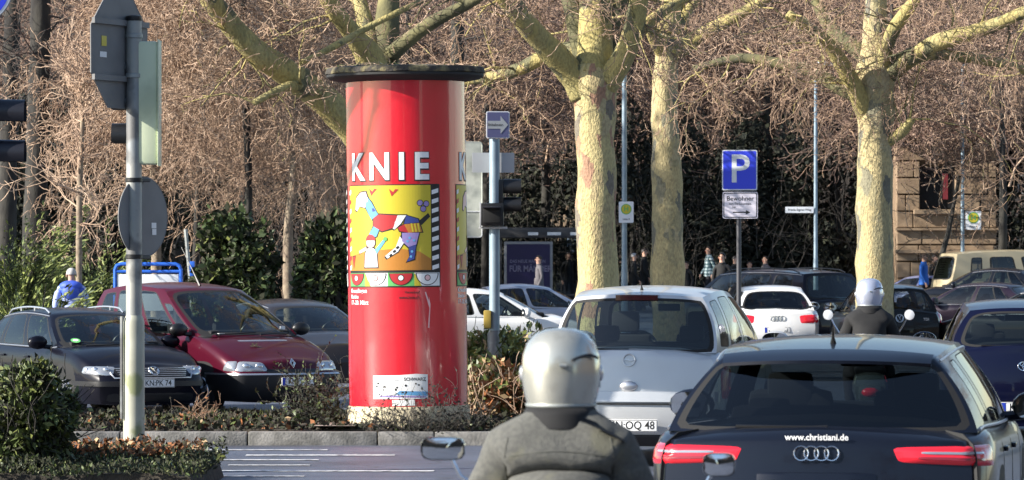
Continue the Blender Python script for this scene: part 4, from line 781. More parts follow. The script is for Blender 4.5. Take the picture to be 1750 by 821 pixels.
def band(c, name, mats, p0, p1, z0, z1, off, kind='rad_front', ax=(0, 0), n=48):
    f = rays(kind, c['L'], ax); b = MB(); V = []
    for i in range(n+1):
        for j in range(6):
            e = .0 if j in (0, 5) or i in (0, n) else off; z = z0+(z1-z0)*(0, .03, .35, .65, .97, 1)[j]; o, d = f(p0+(p1-p0)*i/n, z); h = c['bvh'].ray_cast(Vector(o), Vector(d)); V.append(h[0]+Vector(d)*e*(1 if f.out else -1))
    b.add(V, [(i*6+j, i*6+j+1, (i+1)*6+j+1, (i+1)*6+j) for i in range(n) for j in range(5)]); return b.build(name, mats, c['root'], 50)
# ------------------------------------------------------------------ the cars of the street
def at(px, s, z=0): return (px2x(px, s), F/s, z)
def carloc(px, s, L, rot, z=0, end='rear'):            # world place of the car's middle when its rear (front) face centre shows at px
    x, y, _ = at(px, s); q = Matrix.Rotation(rot, 3, 'Z') @ Vector((0, L/2 if end == 'rear' else -L/2, 0)); return (x+q.x, y+q.y, z)
WIN3 = [(0, .40, (.05, .02, .06, .09), 'glass'), (.40, .74, (.02, .02, .06, .09), 'glassdark'), (.74, 1, (.02, .06, .10, .12), 'glassdark')]
WIN2 = [(0, .50, (.10, .02, .06, .09), 'glass'), (.50, 1, (.02, .12, .08, .1), 'glass')]
LIC = (1, 0, 0), (0, 0, 1), (0, -1, 0)
# 1. dark estate just ahead
S = dict(L=4.92, W=1.87, H=1.465, top=[(-2.46, .93), (-2.2, .965), (-1.9, .985), (.9, .93), (1.25, .95), (1.9, .86), (2.46, .70)], yA=1.10, yAt=.35, yDt=-1.80, yD=-2.16, hA=1.395, hD=1.355, wr=.60, wrr=.585, bulge=.035,
 win=[(0, .40, (.07, .015, .05, .09), 'glass'), (.40, .73, (.015, .02, .05, .09), 'glassdark'), (.73, 1, (.025, .13, .07, .11), 'glassdark')], rear=[(.2, .10), (.35, 0), (.62, -.01), (.70, .05), (.78, .04), (.93, .07), (1.0, .14)], mR=(.035, .035, .02, .05), eR=16, bowR=(.16, .13),
 rearglass='glassdark', handles=(.05, -.95), gaps=(.95, -.10, -1.15), aerial=(.80, .085, .55), belt='silver', mirz=1.02, miry=.45, wheel=.33, hr=.33, taper=.12, rc=.45, bow=.11)
A = build_car('estate_car', 'dark blue-grey estate car filling the corner, with tinted rear window and four-ring badge', 'car', S, carloc(1397, 320, 4.92, R(-9)), R(-9), PNT['audi'], 'cars in the traffic queue')
r_ = A['root']
lid = MB()                                              # roof spoiler over the rear window
def spo(s_, t): p = A['Rf'](s_*.985, 1.0); q = A['Rf'](s_*.985, .93); d = (p-q).normalized(); return p+d*(t*.15*(1-.35*abs(s_)**3)) + Vector((0, 0, .012-.02*t-.012*t*t))
lid.grid(spo, [i/10-1 for i in range(21)], [-.3, 0, .35, .7, 1]); lid.grid(lambda s_, t: spo(s_, t)-Vector((0, 0, .035*(1-t*.5))), [i/10-1 for i in range(21)], [0, .5, 1]); lid.grid(lambda s_, t: spo(s_, 1)-Vector((0, 0, .0175*t)), [i/10-1 for i in range(21)], [0, 1])
so_ = lid.build('roof_spoiler', [PNT['audi']], r_, 40)
bl = MB(); bl.grid(lambda s_, t: spo(s_*.22, .99)-Vector((0, -.002, .004+.010*t)), [i/5-1 for i in range(11)], [0, 1]); bl.build('high_brake_light', ['lamp_red_dark'], so_)
for sg in (1, -1):
    ax = (0, -2.46+.95)
    tl = patch(A, 'tail_light', ['lamp_red'], 'rad_rear', [(sg*24, .815), (sg*56, .785), (sg*56.5, .905), (sg*22.5, .895)], .012, 9, ax, bulge=.008, n=40)
    patch(A, 'light_strip', ['lamp_white'], 'rad_rear', [(sg*28, .855), (sg*50, .845), (sg*50, .862), (sg*28, .872)], .023, 8, ax, tl)
    patch(A, 'light_strip', ['lamp_red_dark'], 'rad_rear', [(sg*27, .83), (sg*50, .81), (sg*50, .832), (sg*27, .845)], .022, 8, ax, tl)
    patch(A, 'tailgate_gap', ['darkrubber'], 'rad_rear', [(sg*42.0, .66), (sg*42.5, .66), (sg*44.3, .98), (sg*43.8, .98)], .024, None, ax)
    patch(A, 'corner_reflector', ['lamp_red_dark'], 'rear', [(sg*.50, .34), (sg*.78, .34), (sg*.78, .37), (sg*.50, .37)], .01)
p_, n_ = hitp(A, 'rear', 0, .86); badge('rings', r_, p_, n_, .038)
p_, n_ = hitp(A, 'rear', 0, .965); tx = MB(); rt = lambda a, c: p_+Vector((a, -.012, c)) ; text_on(tx, 'www.christiani.de', .047, lambda a, c: Vector((a, -.0, c))+hitp(A, 'rear', a, .915)[0]*1+Vector((0, -.012, -hitp(A, 'rear', a, .915)[0].z+.947)) - Vector((a, 0, 0)), 0, .02); tx.build('lettering', ['white'], r_, smooth=False)
patch(A, 'tailgate_trim', [PNT['audi']], 'rear', [(-.32, .70), (.32, .70), (.32, .76), (-.32, .76)], .02, 8)
number_plate(r_, 'KN C 120', (0, -2.60, .60), *LIC)
patch(A, 'bumper_insert', ['darktrim'], 'rear', [(-.6, .22), (.6, .22), (.6, .32), (-.6, .32)], .012, 8)
wiper(A, .05, .04, -.55, .05)
# 2. silver compact van in the next lane
S = dict(L=4.05, W=1.72, H=1.655, top=[(-2.02, 1.02), (-1.8, 1.06), (.8, 1.0), (1.15, 1.04), (1.6, .96), (2.02, .78)], yA=1.25, yAt=.30, yDt=-1.62, yD=-1.84, hA=1.55, hD=1.56, wr=.62, wrr=.60, bulge=.05,
 win=[(0, .10, (.03, .012, .12, .2), 'glass'), (.10, .46, (.012, .02, .06, .08), 'glass'), (.46, .76, (.02, .02, .06, .08), 'glass'), (.76, 1, (.02, .06, .10, .10), 'glassdark')], rear=[(.2, .08), (.35, -.02), (.58, -.03), (.64, .03), (.85, .03), (1.06, .06)], mR=(.035, .035, .012, .06), eR=30, bowR=(.13, .10), rearglass='glass', handles=(.05, -.85), gaps=(1.0, 0, -.95), aerial=(.86, .07, .5), mirz=1.12, hr=.34, taper=.10, rc=.4, bow=.08, zin=.3)
C = build_car('compact_van', 'silver compact van with wide black rear window ahead of the silver helmeted rider', 'car', S, carloc(1080, 185, 4.05, R(-10.5)), R(-10.5), PNT['opel'], 'cars in the traffic queue')
r_ = C['root']
p_, n_ = hitp(C, 'rear', -.02, .985); badge('bolt', r_, p_, n_, .055, 'silver')
p_, n_ = hitp(C, 'rear', -.02, .745); hb = MB(); hb.ball(p_+Vector((0, -.01, 0)), (.085, .035, .05), 16); hb.build('tailgate_handle', ['silver'], r_)
bb = MB(); bb.grid(lambda s_, t: C['Rf'](s_*.33, 1)+Vector((0, -.035, -.005-.05*t)), [i/6-1 for i in range(13)], [0, 1]); bb.grid(lambda s_, t: C['Rf'](s_*.33, 1)+Vector((0, -.035*t, -.005+.006*(1-t))), [i/6-1 for i in range(13)], [0, 1]); bb.build('high_brake_light', ['lamp_brake'], r_)
band(C, 'tailgate_step', [PNT['opel']], -44, 44, .60, .70, .03, 'rad_rear', (0, -1.1))
patch(C, 'tailgate_gap', ['darkrubber'], 'rear', [(-.70, .575), (.70, .575), (.70, .59), (-.70, .59)], .02, None)
tail(C, (.62, .95), 46, 62, 'lamp_red', (.64, .92))
number_plate(r_, 'KN:OQ 48', (0, -2.165, .385), *LIC)
patch(C, 'bumper_insert', ['darktrim'], 'rear', [(-.7, .19), (.7, .19), (.7, .30), (-.7, .30)], .012, 8)
wiper(C, -.05, .03, -.8, .06)
# 3. white hatchback further up
S = dict(L=4.25, W=1.77, H=1.43, top=[(-2.12, .90), (-1.9, .95), (.9, .90), (1.3, .90), (2.12, .70)], yA=1.05, yAt=.25, yDt=-1.45, yD=-1.92, hA=1.33, hD=1.33, wr=.58, win=WIN3, mR=(.09, .09, .03, .07), rearglass='glassdark', taper=.13, rear=[(.2, .1), (.45, 0), (.6, .0), (.95, .10)])
C = build_car('hatchback', 'white hatchback with four-ring badge waiting beyond the silver compact van', 'car', S, carloc(1328, 85, 4.25, R(1.5)), R(1.5), PNT['white'], 'cars in the traffic queue')
p_, n_ = hitp(C, 'rear', 0, .78); badge('rings', C['root'], p_, n_, .05, 'galv'); tail(C, (.68, .84), 27, 56, 'lamp_red', (.70, .88)); wiper(C, 0, .03, .55, .05)
number_plate(C['root'], 'KN H 302', (0, -2.2, .55), *LIC)
# 4. dark sport utility, nose to the kerb
S = dict(L=5.05, W=1.97, H=1.76, top=[(-2.52, 1.06), (-2.3, 1.12), (1.6, 1.06), (1.9, 1.1), (2.52, .9)], yA=1.80, yAt=1.0, yDt=-2.0, yD=-2.32, hA=1.66, hD=1.66, wr=.66, win=[(0, .33, (.05, .015, .05, .09), 'glass'), (.33, .68, (.015, .02, .05, .09), 'glass'), (.68, 1, (.02, .10, .07, .11), 'glass')], mR=(.09, .09, .02, .06), rails='blackplastic', aerial=(.9, .09, .5), belt='silver', wheel=.36, hr=.42)
C = build_car('suv', 'tall dark suv with roof rails parked aslant behind the white hatchback', 'car', S, carloc(1440, 80, 5.05, R(33)), R(33), PNT['suv'])
tail(C, (.86, 1.06), 40, 60, 'lamp_red', (.86, 1.12)); wiper(C, 0, .03, -.5, .05)
number_plate(C['root'], 'KN A 77', (0, -2.6, .8), *LIC)
# 5. black hatchback
S = dict(L=4.2, W=1.76, H=1.47, top=[(-2.1, .92), (-1.9, .96), (.9, .92), (1.3, .93), (2.1, .72)], yA=1.05, yAt=.25, yDt=-1.55, yD=-1.90, hA=1.37, hD=1.37, wr=.58, win=WIN3, mR=(.09, .09, .02, .07), taper=.12)
C = build_car('hatchback', 'black hatchback with round silver badge in front of the biggest plane trunk', 'car', S, carloc(1537, 88, 4.2, R(3)), R(3), PNT['golf'], 'cars in the traffic queue')
p_, n_ = hitp(C, 'rear', .0, .82); badge('vw', C['root'], p_, n_, .075, 'silver'); tail(C, (.72, .92), 46, 62); wiper(C, 0, .03, .5, .05)
tx = MB(); p_, n_ = hitp(C, 'rear', .52, .80); text_on(tx, 'TDI', .07, lambda a, c: p_+Vector((a, -.03, c)), 0, .02); tx.build('lettering', ['silver'], C['root'], smooth=False)
# 6. navy hatchback at the edge
S = dict(L=4.2, W=1.76, H=1.48, top=[(-2.1, .96), (-1.9, 1.0), (.9, .93), (1.3, .93), (2.1, .72)], yA=1.05, yAt=.3, yDt=-1.7, yD=-1.95, hA=1.38, hD=1.38, wr=.58, win=WIN3, mR=(.10, .10, .03, .08), taper=.10)
C = build_car('hatchback', 'navy blue hatchback with oval badge beside the dark blue-grey estate car', 'car', S, carloc(1752, 163, 4.2, R(-4)), R(-4), PNT['toyota'], 'cars in the traffic queue')
p_, n_ = hitp(C, 'rear', 0, .80); badge('ovals', C['root'], p_, n_, .075); tail(C, (.72, .95), 46, 62); wiper(C, -.02, .03, -.6, .05)
number_plate(C['root'], 'KN B 914', (0, -2.20, .37), *LIC)
# 7. cars parked along the far side
SED = dict(L=4.5, W=1.75, H=1.43, top=[(-2.25, .93), (-1.6, .96), (.9, .90), (1.3, .92), (2.25, .70)], yA=1.05, yAt=.30, yDt=-.95, yD=-1.55, hA=1.34, hD=1.34, wr=.56, win=[(0, .46, (.06, .02, .06, .09), 'glass'), (.46, .88, (.02, .03, .06, .10), 'glass'), (.88, 1, (.02, .3, .1, .1), 'glassdark')], belt='silver', mR=(.08, .08, .03, .06))
build_car('saloon_car', 'plum-coloured saloon parked side-on beyond the black hatchback', 'car', SED, (px2x(1672, 72), F/72, .0), R(62), PNT['sedan'], 'cars parked along the far side')
build_car('saloon_car', 'dark teal saloon half hidden between the plum saloon and the tan van', 'car', SED, (px2x(1690, 65), F/65, .33), R(72), PNT['darkteal'], 'cars parked along the far side')
build_car('saloon_car', 'pale lilac-blue saloon just beyond the biggest plane trunk', 'car', SED, (px2x(1575, 58), F/58, .12), R(60), PNT['lightblue'], 'cars parked along the far side')
build_car('saloon_car', 'dark little saloon showing only its roof at the frame edge', 'car', SED, (px2x(1790, 88), F/88, -.02), R(60), PNT['golf'], 'cars parked along the far side')
# 8. tan van
V = dict(L=4.6, W=1.85, H=1.98, top=[(-2.3, 1.10), (2.0, 1.10), (2.3, 1.0)], yA=2.05, yAt=1.45, yDt=-2.0, yD=-2.2, hA=1.86, hD=1.86, wr=.70, wrr=.70, bulge=.03, win=[(0, .24, (.05, .02, .1, .12), 'glass'), (.24, .50, (.03, .03, .1, .16), 'glass'), (.50, .76, (.03, .03, .1, .16), 'glass'), (.76, 1, (.03, .12, .1, .16), 'glass')], mR=(.12, .12, .05, .1), taper=.08, rc=.3, hr=.5)
C = build_car('camper_van', 'boxy tan van with small side windows and louvred vent at the top of the slope', 'van', V, (px2x(1722, 60)+.2, F/60, .29), R(-75), PNT['bus'])
lv = MB()
for i in range(6):
    q = C['Sd'](.955, .25+.09*i); lv.box((-q.x-.012, q.y+.03, q.z), (.03, .17, .018))
lv.build('louvre', ['blackplastic'], C['root'])
# 9. pale cars behind the column
S9 = dict(SED); S9.update(L=4.35, H=1.43, belt=None)
C = build_car('saloon_car', 'white saloon seen side-on between the red column and the silver compact van', 'car', S9, (px2x(818, 92), F/92, -.02), R(-80), PNT['white'])
build_car('saloon_car', 'pale blue saloon tucked behind the white saloon by the plane trunk', 'car', S9, (px2x(905, 78), F/78, 0), R(-78), PNT['bluesilver'])
# 10. parked front-on: black estate, burgundy minivan, champagne car
FRL = (-1, 0, 0), (0, 0, 1), (0, 1, 0)
S = dict(L=4.68, W=1.75, H=1.46, top=[(-2.34, .93), (-2.0, .95), (.75, .92), (1.05, .945), (1.7, .87), (2.15, .76), (2.34, .66)], yA=.98, yAt=.10, yDt=-1.75, yD=-2.0, hA=1.37, hD=1.34, wr=.57, wrr=.55, win=WIN3, rails='silver', belt='silver', bowF=(.30, .12), taper=.16, rc=.6, front=[(.2, .12), (.38, 0), (.52, 0), (.6, .05), (.72, .16), (.95, .3)], handles=(-.05, -1.0), gaps=(.85, -.1, -1.1), mirz=1.0, aerial=(.96, .42, -.35), mF=(.07, .07, .03, .06), bow=.16)
ra = R(180+27)
C = build_car('estate_car', 'black estate car with silver roof rails parked front-on by the galvanised signal pole', 'car', S, carloc(258, 127, 4.68, ra, -.2, 'front'), ra, PNT['passat'], 'cars parked nose to the planting bed')
r_ = C['root']; axf = (0, 2.34-.95)
for sg in (1, -1):
    hl = patch(C, 'headlight', ['lamp_white'], 'rad_front', [(sg*30, .575), (sg*56, .60), (sg*54, .70), (sg*29, .695)], .012, 6, axf, bulge=.01, n=36)
    for q, rr in ((35, .045), (43, .05), (50, .035)):
        f = rays('rad_front', 4.68, axf); o_, d_ = f(sg*q, .645); h = C['bvh'].ray_cast(Vector(o_), Vector(d_)); MB().ball(h[0]+Vector(d_)*.02, (rr, rr*.35, rr), 12, rot=Vector((0, 1, 0)).rotation_difference(Vector(d_)).to_matrix()).build('reflector', ['lampinner'], hl)
gr = patch(C, 'grille', ['blackplastic'], 'front', [(-.50, .555), (.50, .555), (.56, .69), (-.56, .69)], .012, 6)
for k in range(5):
    sl_ = MB(); z = .575+.024*k; sl_.tube([hitp(C, 'front', x*(.47+.012*k)/8, z)[0]+Vector((0, .022, 0)) for x in range(-8, 9)], .006, 5); sl_.build('slat', ['silver'], gr)
sl_ = MB(); sl_.tube([hitp(C, 'front', x, z)[0]+Vector((0, .02, 0)) for x, z in [(-.55+.11*i, .545) for i in range(11)]+[(.585, .60), (.575, .695)]], .011, 5); sl_.tube([hitp(C, 'front', x, z)[0]+Vector((0, .02, 0)) for x, z in [(-.55, .545), (-.585, .60), (-.575, .695)]], .011, 5); sl_.build('grille_surround', ['silver'], gr)
p_, n_ = hitp(C, 'front', 0, .635); badge('vw', r_, p_+Vector((0, .025, 0)), n_, .072)
band(C, 'bumper_strip', ['darktrim'], -72, 72, .43, .50, .02, 'rad_front', axf)
patch(C, 'air_intake', ['blackplastic'], 'front', [(-.62, .22), (.62, .22), (.62, .34), (-.62, .34)], .008, 8)
h = hitp(C, 'front', 0, .47)[0]; number_plate(r_, 'KN:PK 74', (0, h.y+.045, .475), *FRL)
wiper(C, .6, .02, -.05, .05, True); wiper(C, -.1, .02, -.7, .05, True)
dsk = MB(); c0 = C['Wf'](.74, .12)+Vector((0, .04, .035)); dx = (C['Wf'](.80, .10)-C['Wf'](.68, .10)).normalized(); dz = (C['Wf'](.74, .2)-C['Wf'](.74, .05)).normalized()
dsk.add([c0+dx*.065*x+dz*.065*y for x, y in perim(20, 2)], [tuple(range(20))]); dsk.build('sticker', ['green'], r_)
dsk = MB(); dsk.add([c0+dx*.04*x+dz*.025*y+Vector((0, .004, .003)) for x, y in perim(20, 2)], [tuple(range(20))]); dsk.build('sticker', ['white'], r_)
S = dict(L=4.43, W=1.80, H=1.80, top=[(-2.21, 1.08), (-1.9, 1.10), (.4, 1.06), (.95, 1.10), (1.5, .98), (1.95, .84), (2.21, .70)], yA=1.10, yAt=-.10, yDt=-1.85, yD=-2.05, hA=1.70, hD=1.69, wr=.63, wrr=.62, win=[(0, .12, (.02, .012, .12, .3), 'glass'), (.12, .40, (.015, .02, .06, .08), 'glass'), (.40, .72, (.02, .02, .06, .08), 'glass'), (.72, 1, (.02, .08, .08, .1), 'glass')], bowF=(.34, .14), taper=.13, rc=.5, front=[(.2, .12), (.4, 0), (.55, 0), (.62, .06), (.8, .14), (1.05, .4)], mF=(.06, .06, .03, .05), gaps=(.7, -.3, -1.3), handles=(-.2,), mirz=1.16, miry=.2, aerial=(.12, .55, .95), bow=.15, hr=.46, mirmat='blackplastic')
rb = R(180+35)
C = build_car('minivan', 'burgundy minivan with sloping bonnet parked beside the red column', 'van', S, carloc(496, 124, 4.43, rb, -.2, 'front'), rb, PNT['espace'], 'cars parked nose to the planting bed')
r_ = C['root']; axf = (0, 2.21-.95)
for sg in (1, -1):
    hl = patch(C, 'headlight', ['lamp_white'], 'rad_front', [(sg*21, .60), (sg*44, .60), (sg*43, .74), (sg*25, .72)], .012, 7, axf, bulge=.008, n=36)
    patch(C, 'indicator', ['lamp_white'], 'rad_front', [(sg*44.5, .60), (sg*55, .61), (sg*52, .735), (sg*43.5, .74)], .012, 7, axf, bulge=.006)
    for q in (28, 37):
        f = rays('rad_front', 4.43, axf); o_, d_ = f(sg*q, .665); h = C['bvh'].ray_cast(Vector(o_), Vector(d_)); MB().ball(h[0]+Vector(d_)*.014, (.055, .02, .05), 12, rot=Vector((0, 1, 0)).rotation_difference(Vector(d_)).to_matrix()).build('reflector', ['lampinner'], hl)
patch(C, 'grille', ['blackplastic'], 'front', [(-.42, .575), (.42, .575), (.44, .63), (-.44, .63)], .012, 8)
p_, n_ = hitp(C, 'front', 0, .705); badge('diamond', r_, p_, n_, .055)
band(C, 'bumper', ['darktrim'], -80, 80, .19, .555, .025, 'rad_front', axf)
band(C, 'bumper_trim', ['silver'], -80, 80, .552, .575, .03, 'rad_front', axf)
h = hitp(C, 'front', 0, .46)[0]; number_plate(r_, 'KN:PF 53', (0, h.y+.05, .46), *FRL)
wiper(C, .75, .02, .05, .06, True); wiper(C, .0, .02, -.7, .05, True)
patch(C, 'bonnet_gap', ['silver'], 'front', [(-.38, 1.0), (.42, 1.0), (.42, 1.018), (-.38, 1.018)], .006, 8)
lf = MB(); q = hitp(C, 'front', .28, .93); 
for an in (0, 60, 130, 200, 290): lf.add([q[0]+q[1]*.012+Vector((math.cos(R(an+da))*rr, 0, math.sin(R(an+da))*rr*.6)) for da, rr in ((0, .0), (-25, .05), (0, .085), (25, .05))], [(0, 1, 2, 3)])
lf.tube([q[0]+q[1]*.015, q[0]+q[1]*.015+Vector((-.16, 0, -.03))], .008, 5)
tag(lf.build('fallen_leaf', ['leafdead2']), 'pale withered leaf lying on the burgundy minivan bonnet', 'leaf'); bpy.data.objects['fallen_leaf'].matrix_world = Matrix.Translation(r_.location) @ Matrix.Rotation(rb, 4, 'Z')
pap = MB(); q = C['Wf'](-.72, .10)+Vector((0, -.05, .0)); pap.box(q, (.08, .006, .13)); pap.build('parking_slip', ['white'], r_)
pap = MB(); q = C['Wf'](.55, .04)+Vector((0, -.06, .0)); pap.box(q, (.22, .05, .03)); pap.build('folded_paper', ['white'], r_)
S = dict(SED); S.update(L=4.2, H=1.45, yAt=.2, yDt=-1.5, yD=-1.9, bowF=(.3, .12))
C = build_car('hatchback', 'champagne hatchback half hidden between the burgundy minivan and the red column', 'car', S, carloc(590, 110, 4.2, R(203), -.15, 'front'), R(203), PNT['champagne'], 'cars parked nose to the planting bed')
for sg in (1, -1): patch(C, 'headlight', ['lamp_white'], 'rad_front', [(sg*28, .58), (sg*52, .58), (sg*50, .70), (sg*30, .69)], .012, 7, (0, 1.15))
# ------------------------------------------------------------------ the advertising column
CR = .632; CX, CY = px2x(698, 161.5), F/161.5+.2
ct = thing('advertising_column', 'red advertising column with circus posters and a dark flat cap', 'advertising column', (CX, CY, .13)); ct.rotation_euler = (0, R(-.6), 0)
b = MB(); b.lathe([(CR+.015, -.1), (CR+.025, .02), (CR+.02, .20), (CR+.005, .245)], 64); b.build('plinth', ['plinth'], ct)
b = MB(); b.lathe([(CR-.006, .24), (CR-.006, 3.68)], 64, close=False); b.build('drum', ['red'], ct)
rs = random.Random(4)
for r in range(3):
    for k in range(4):                                  # pasted sheets, edges overlapping a little
        t0 = R(20+r*13+90*k)+rs.uniform(-.02, .02); z0, z1 = (.245, 1.35, 2.52)[r]+rs.uniform(-.008, 0), (1.365, 2.535, 3.675)[r]; dr = .0004*((k+r) % 3)
        b = MB(); b.grid(lambda t, z: ((CR-.0016+dr+.0005*noise.noise(Vector((t*6, z*3, r))))*math.sin(t), -(CR-.0016+dr+.0005*noise.noise(Vector((t*6, z*3, r))))*math.cos(t), z+.004*math.sin(t*7)*(z > z0+.1 and z < 3.6)), [t0+R(91.5)*i/24 for i in range(25)], [z0+(z1-z0)*i/10 for i in range(11)]); b.build('paper_sheet', [('red', 'red_worn', 'red_fresh')[(k*2+r) % 3]], ct, 80)
b = MB(); b.lathe([(CR-.05, 3.66), (CR+.02, 3.675), (CR+.16, 3.70), (CR+.205, 3.73), (CR+.205, 3.755), (CR+.1, 3.76)], 64); b.build('cap', ['capdark'], ct)
b = MB()
for k in range(64):
    pass
b.lathe([(CR+.16, 3.752), (CR+.212, 3.762), (CR+.217, 3.785), (CR+.205, 3.82), (CR+.12, 3.83), (.2, 3.835)], 96)
b.v = [(x*(1+.015*noise.noise(Vector((x*6, y*6, z*9)))), y*(1+.015*noise.noise(Vector((x*6+9, y*6, z*9)))), z+.012*noise.noise(Vector((x*8, y*8, 4)))) for x, y, z in b.v]; b.build('cap_rim', ['capmoss'], ct)
tw = []
rs = random.Random(5)
for k in range(420):
    a = rs.uniform(0, 2*math.pi); r = rs.uniform(.3, CR+.19); p = Vector((r*math.cos(a), r*math.sin(a), 3.82+rs.uniform(0, .03))); d = Vector((rs.gauss(0, 1), rs.gauss(0, 1), rs.uniform(-.1, .5))).normalized()*rs.uniform(.04, .14); tw.append((*p, *(p+d), .004, .002))
tag(twig_mesh('twig_litter', tw, ['twig_pale', 'leafolive'], ct, .3), kind='stuff')
def wrap_mesh(polys, layer0, th0, name, mats, parent):
    """polys: (points [(u,v)], material index, layer); laid round the drum, u metres along the arc from th0"""
    bm = bmesh.new()
    for pts, mi, ly in polys:
        vs = [bm.verts.new((u, v, ly)) for u, v in pts]
        try: f = bm.faces.new(vs); f.material_index = mi
        except ValueError: pass
    if bm.faces:
        us = [v.co.x for v in bm.verts]; u = min(us)+.03
        while u < max(us):
            bmesh.ops.bisect_plane(bm, geom=bm.verts[:]+bm.edges[:]+bm.faces[:], plane_co=(u, 0, 0), plane_no=(1, 0, 0)); u += .03
    for v in bm.verts:
        th = th0+v.co.x/CR; r = CR+layer0+v.co.z*.0012; z = v.co.y; v.co = (r*math.sin(th), -r*math.cos(th), z)
    me = bpy.data.meshes.new(name); bm.to_mesh(me); bm.free()
    for m in mats: me.materials.append(MT[m])
    o = bpy.data.objects.new(name, me); COL.objects.link(o); o.parent = parent; return o
def tpoly(txt, size, u, v, mi, ly, bold=.02, align='CENTER', sx=1):
    vs, fs = text2d(txt, size, bold, align); return [([(u+vs[i][0]*sx, v+vs[i][1]) for i in f], mi, ly) for f in fs]
def circ(u, v, r, mi, ly, n=20, a0=0, a1=360, ry=None): return ([(u+r*math.cos(R(a0+(a1-a0)*i/n)), v+(ry or r)*math.sin(R(a0+(a1-a0)*i/n))) for i in range(n+(a1-a0 < 360))], mi, ly)
PM = ['yellow', 'orange', 'black', 'white', 'redp', 'purple', 'navy', 'sky', 'green', 'pink', 'leafgreen']
Y, O, K, Wt, Rd, Pu, Nv, Sk, Gr, Pk, Dg = range(11)
def poster(th0):
    zt_ = HC+(YH-318)/161.5-.13; zb = HC+(YH-462)/161.5-.13; h = zt_-zb; w = 1.126
    pp = []
    q = lambda pts, m, l: pp.append(([(u*w, zb+v*h) for u, v in pts], m, l))
    q([(-.01, -.20), (1.01, -.20), (1.01, 1.012), (-.01, 1.012)], K, 1)
    q([(0, 0), (.915, 0), (.915, 1), (0, 1)], Y, 2)
    q([(0, 0), (.915, 0), (.915, .13), (.8, .22), (.62, .255), (.4, .24), (.2, .21), (0, .17)], O, 3)
    for k in range(9):                                                     # striped side borders
        z0 = k/9; q([(.925, z0), (.995, z0+.025), (.995, z0+.075), (.925, z0+.05)], Wt, 3)
        q([(0, z0), (.035, z0+.02), (.035, z0+.07), (0, z0+.05)], Rd if k % 2 else Wt, 4)
    for (u, v, m) in ((.35, .93, Rd), (.56, .92, Rd)):                     # plain hearts
        q([(u-.04, v+.04), (u-.015, v-.05), (u+.05, v+.03), (u+.02, v+.035), (u, v)], m, 4)
    def patchy(pts, m):                                                   # black outline, then the colour
        c = (sum(p[0] for p in pts)/len(pts), sum(p[1] for p in pts)/len(pts))
        q([(c[0]+(p[0]-c[0])*1.06+.006*(1 if p[0] > c[0] else -1), c[1]+(p[1]-c[1])*1.06+.008*(1 if p[1] > c[1] else -1)) for p in pts], K, 4); q(pts, m, 5)
    # a plain four-legged animal cut out of coloured patches
    patchy([(.14, .86), (.20, .92), (.27, .93), (.30, .84), (.26, .74), (.19, .76), (.15, .70), (.12, .72)], Pk)
    patchy([(.27, .90), (.34, .80), (.41, .66), (.34, .60), (.27, .74)], Sk)
    patchy([(.33, .79), (.385, .70), (.35, .69)], Nv)
    patchy([(.36, .62), (.42, .66), (.60, .645), (.56, .50), (.45, .46), (.36, .52)], Rd)
    patchy([(.60, .645), (.68, .645), (.63, .55), (.57, .48), (.55, .50)], Wt)
    patchy([(.68, .645), (.79, .60), (.80, .56), (.66, .545)], Nv)
    patchy([(.66, .54), (.80, .555), (.83, .45), (.70, .44)], O)
    patchy([(.66, .54), (.70, .44), (.62, .46), (.60, .50)], Rd)
    patchy([(.64, .44), (.80, .44), (.77, .30), (.70, .27), (.64, .34)], Pu)
    patchy([(.70, .28), (.77, .30), (.75, .13), (.68, .10), (.71, .17)], Nv)
    patchy([(.62, .40), (.66, .33), (.60, .22), (.50, .14), (.48, .17), (.58, .27)], Wt)
    patchy([(.36, .52), (.42, .48), (.39, .40), (.33, .38), (.31, .43)], Sk)
    patchy([(.80, .58), (.88, .66), (.90, .62), (.83, .54)], K)
    for (u, v) in ((.53, .18), (.565, .225), (.595, .27)): q([(u-.015, v), (u+.01, v+.02), (u+.02, v-.005), (u-.005, v-.025)], K, 6)
    for (u, v) in ((.71, .38), (.75, .35), (.69, .34), (.73, .22), (.72, .16)): pp.append(circ(u*w, zb+v*h, .014, Sk, 6, 10))
    for (u, v) in ((.84, .72), (.87, .78), (.81, .79)): pp.append(circ(u*w, zb+v*h, .035, K, 4, 12)); pp.append(circ(u*w, zb+v*h, .028, Pu, 5, 12))
    for k in range(3): q([(.72+.03*k, .55), (.735+.03*k, .55), (.75+.03*k, .45), (.735+.03*k, .45)], Y, 6)
    # a plain little figure with a red cap
    patchy([(.25, .04), (.40, .04), (.39, .20), (.36, .26), (.29, .26), (.26, .20)], Wt); pp.append(circ(.325*w, zb+.33*h, .065, K, 6)); pp.append(circ(.325*w, zb+.33*h, .056, Pk, 7)); pp.append(circ(.325*w, zb+.355*h, .062, Rd, 8, 12, 0, 180))
    patchy([(.37, .24), (.46, .36), (.48, .34), (.39, .19)], Sk); patchy([(.28, .24), (.18, .20), (.17, .23), (.27, .28)], Pk); pp.append(circ(.48*w, zb+.37*h, .022, Gr, 7, 10))
    patchy([(.06, .16), (.11, .17), (.085, .03)], Rd)
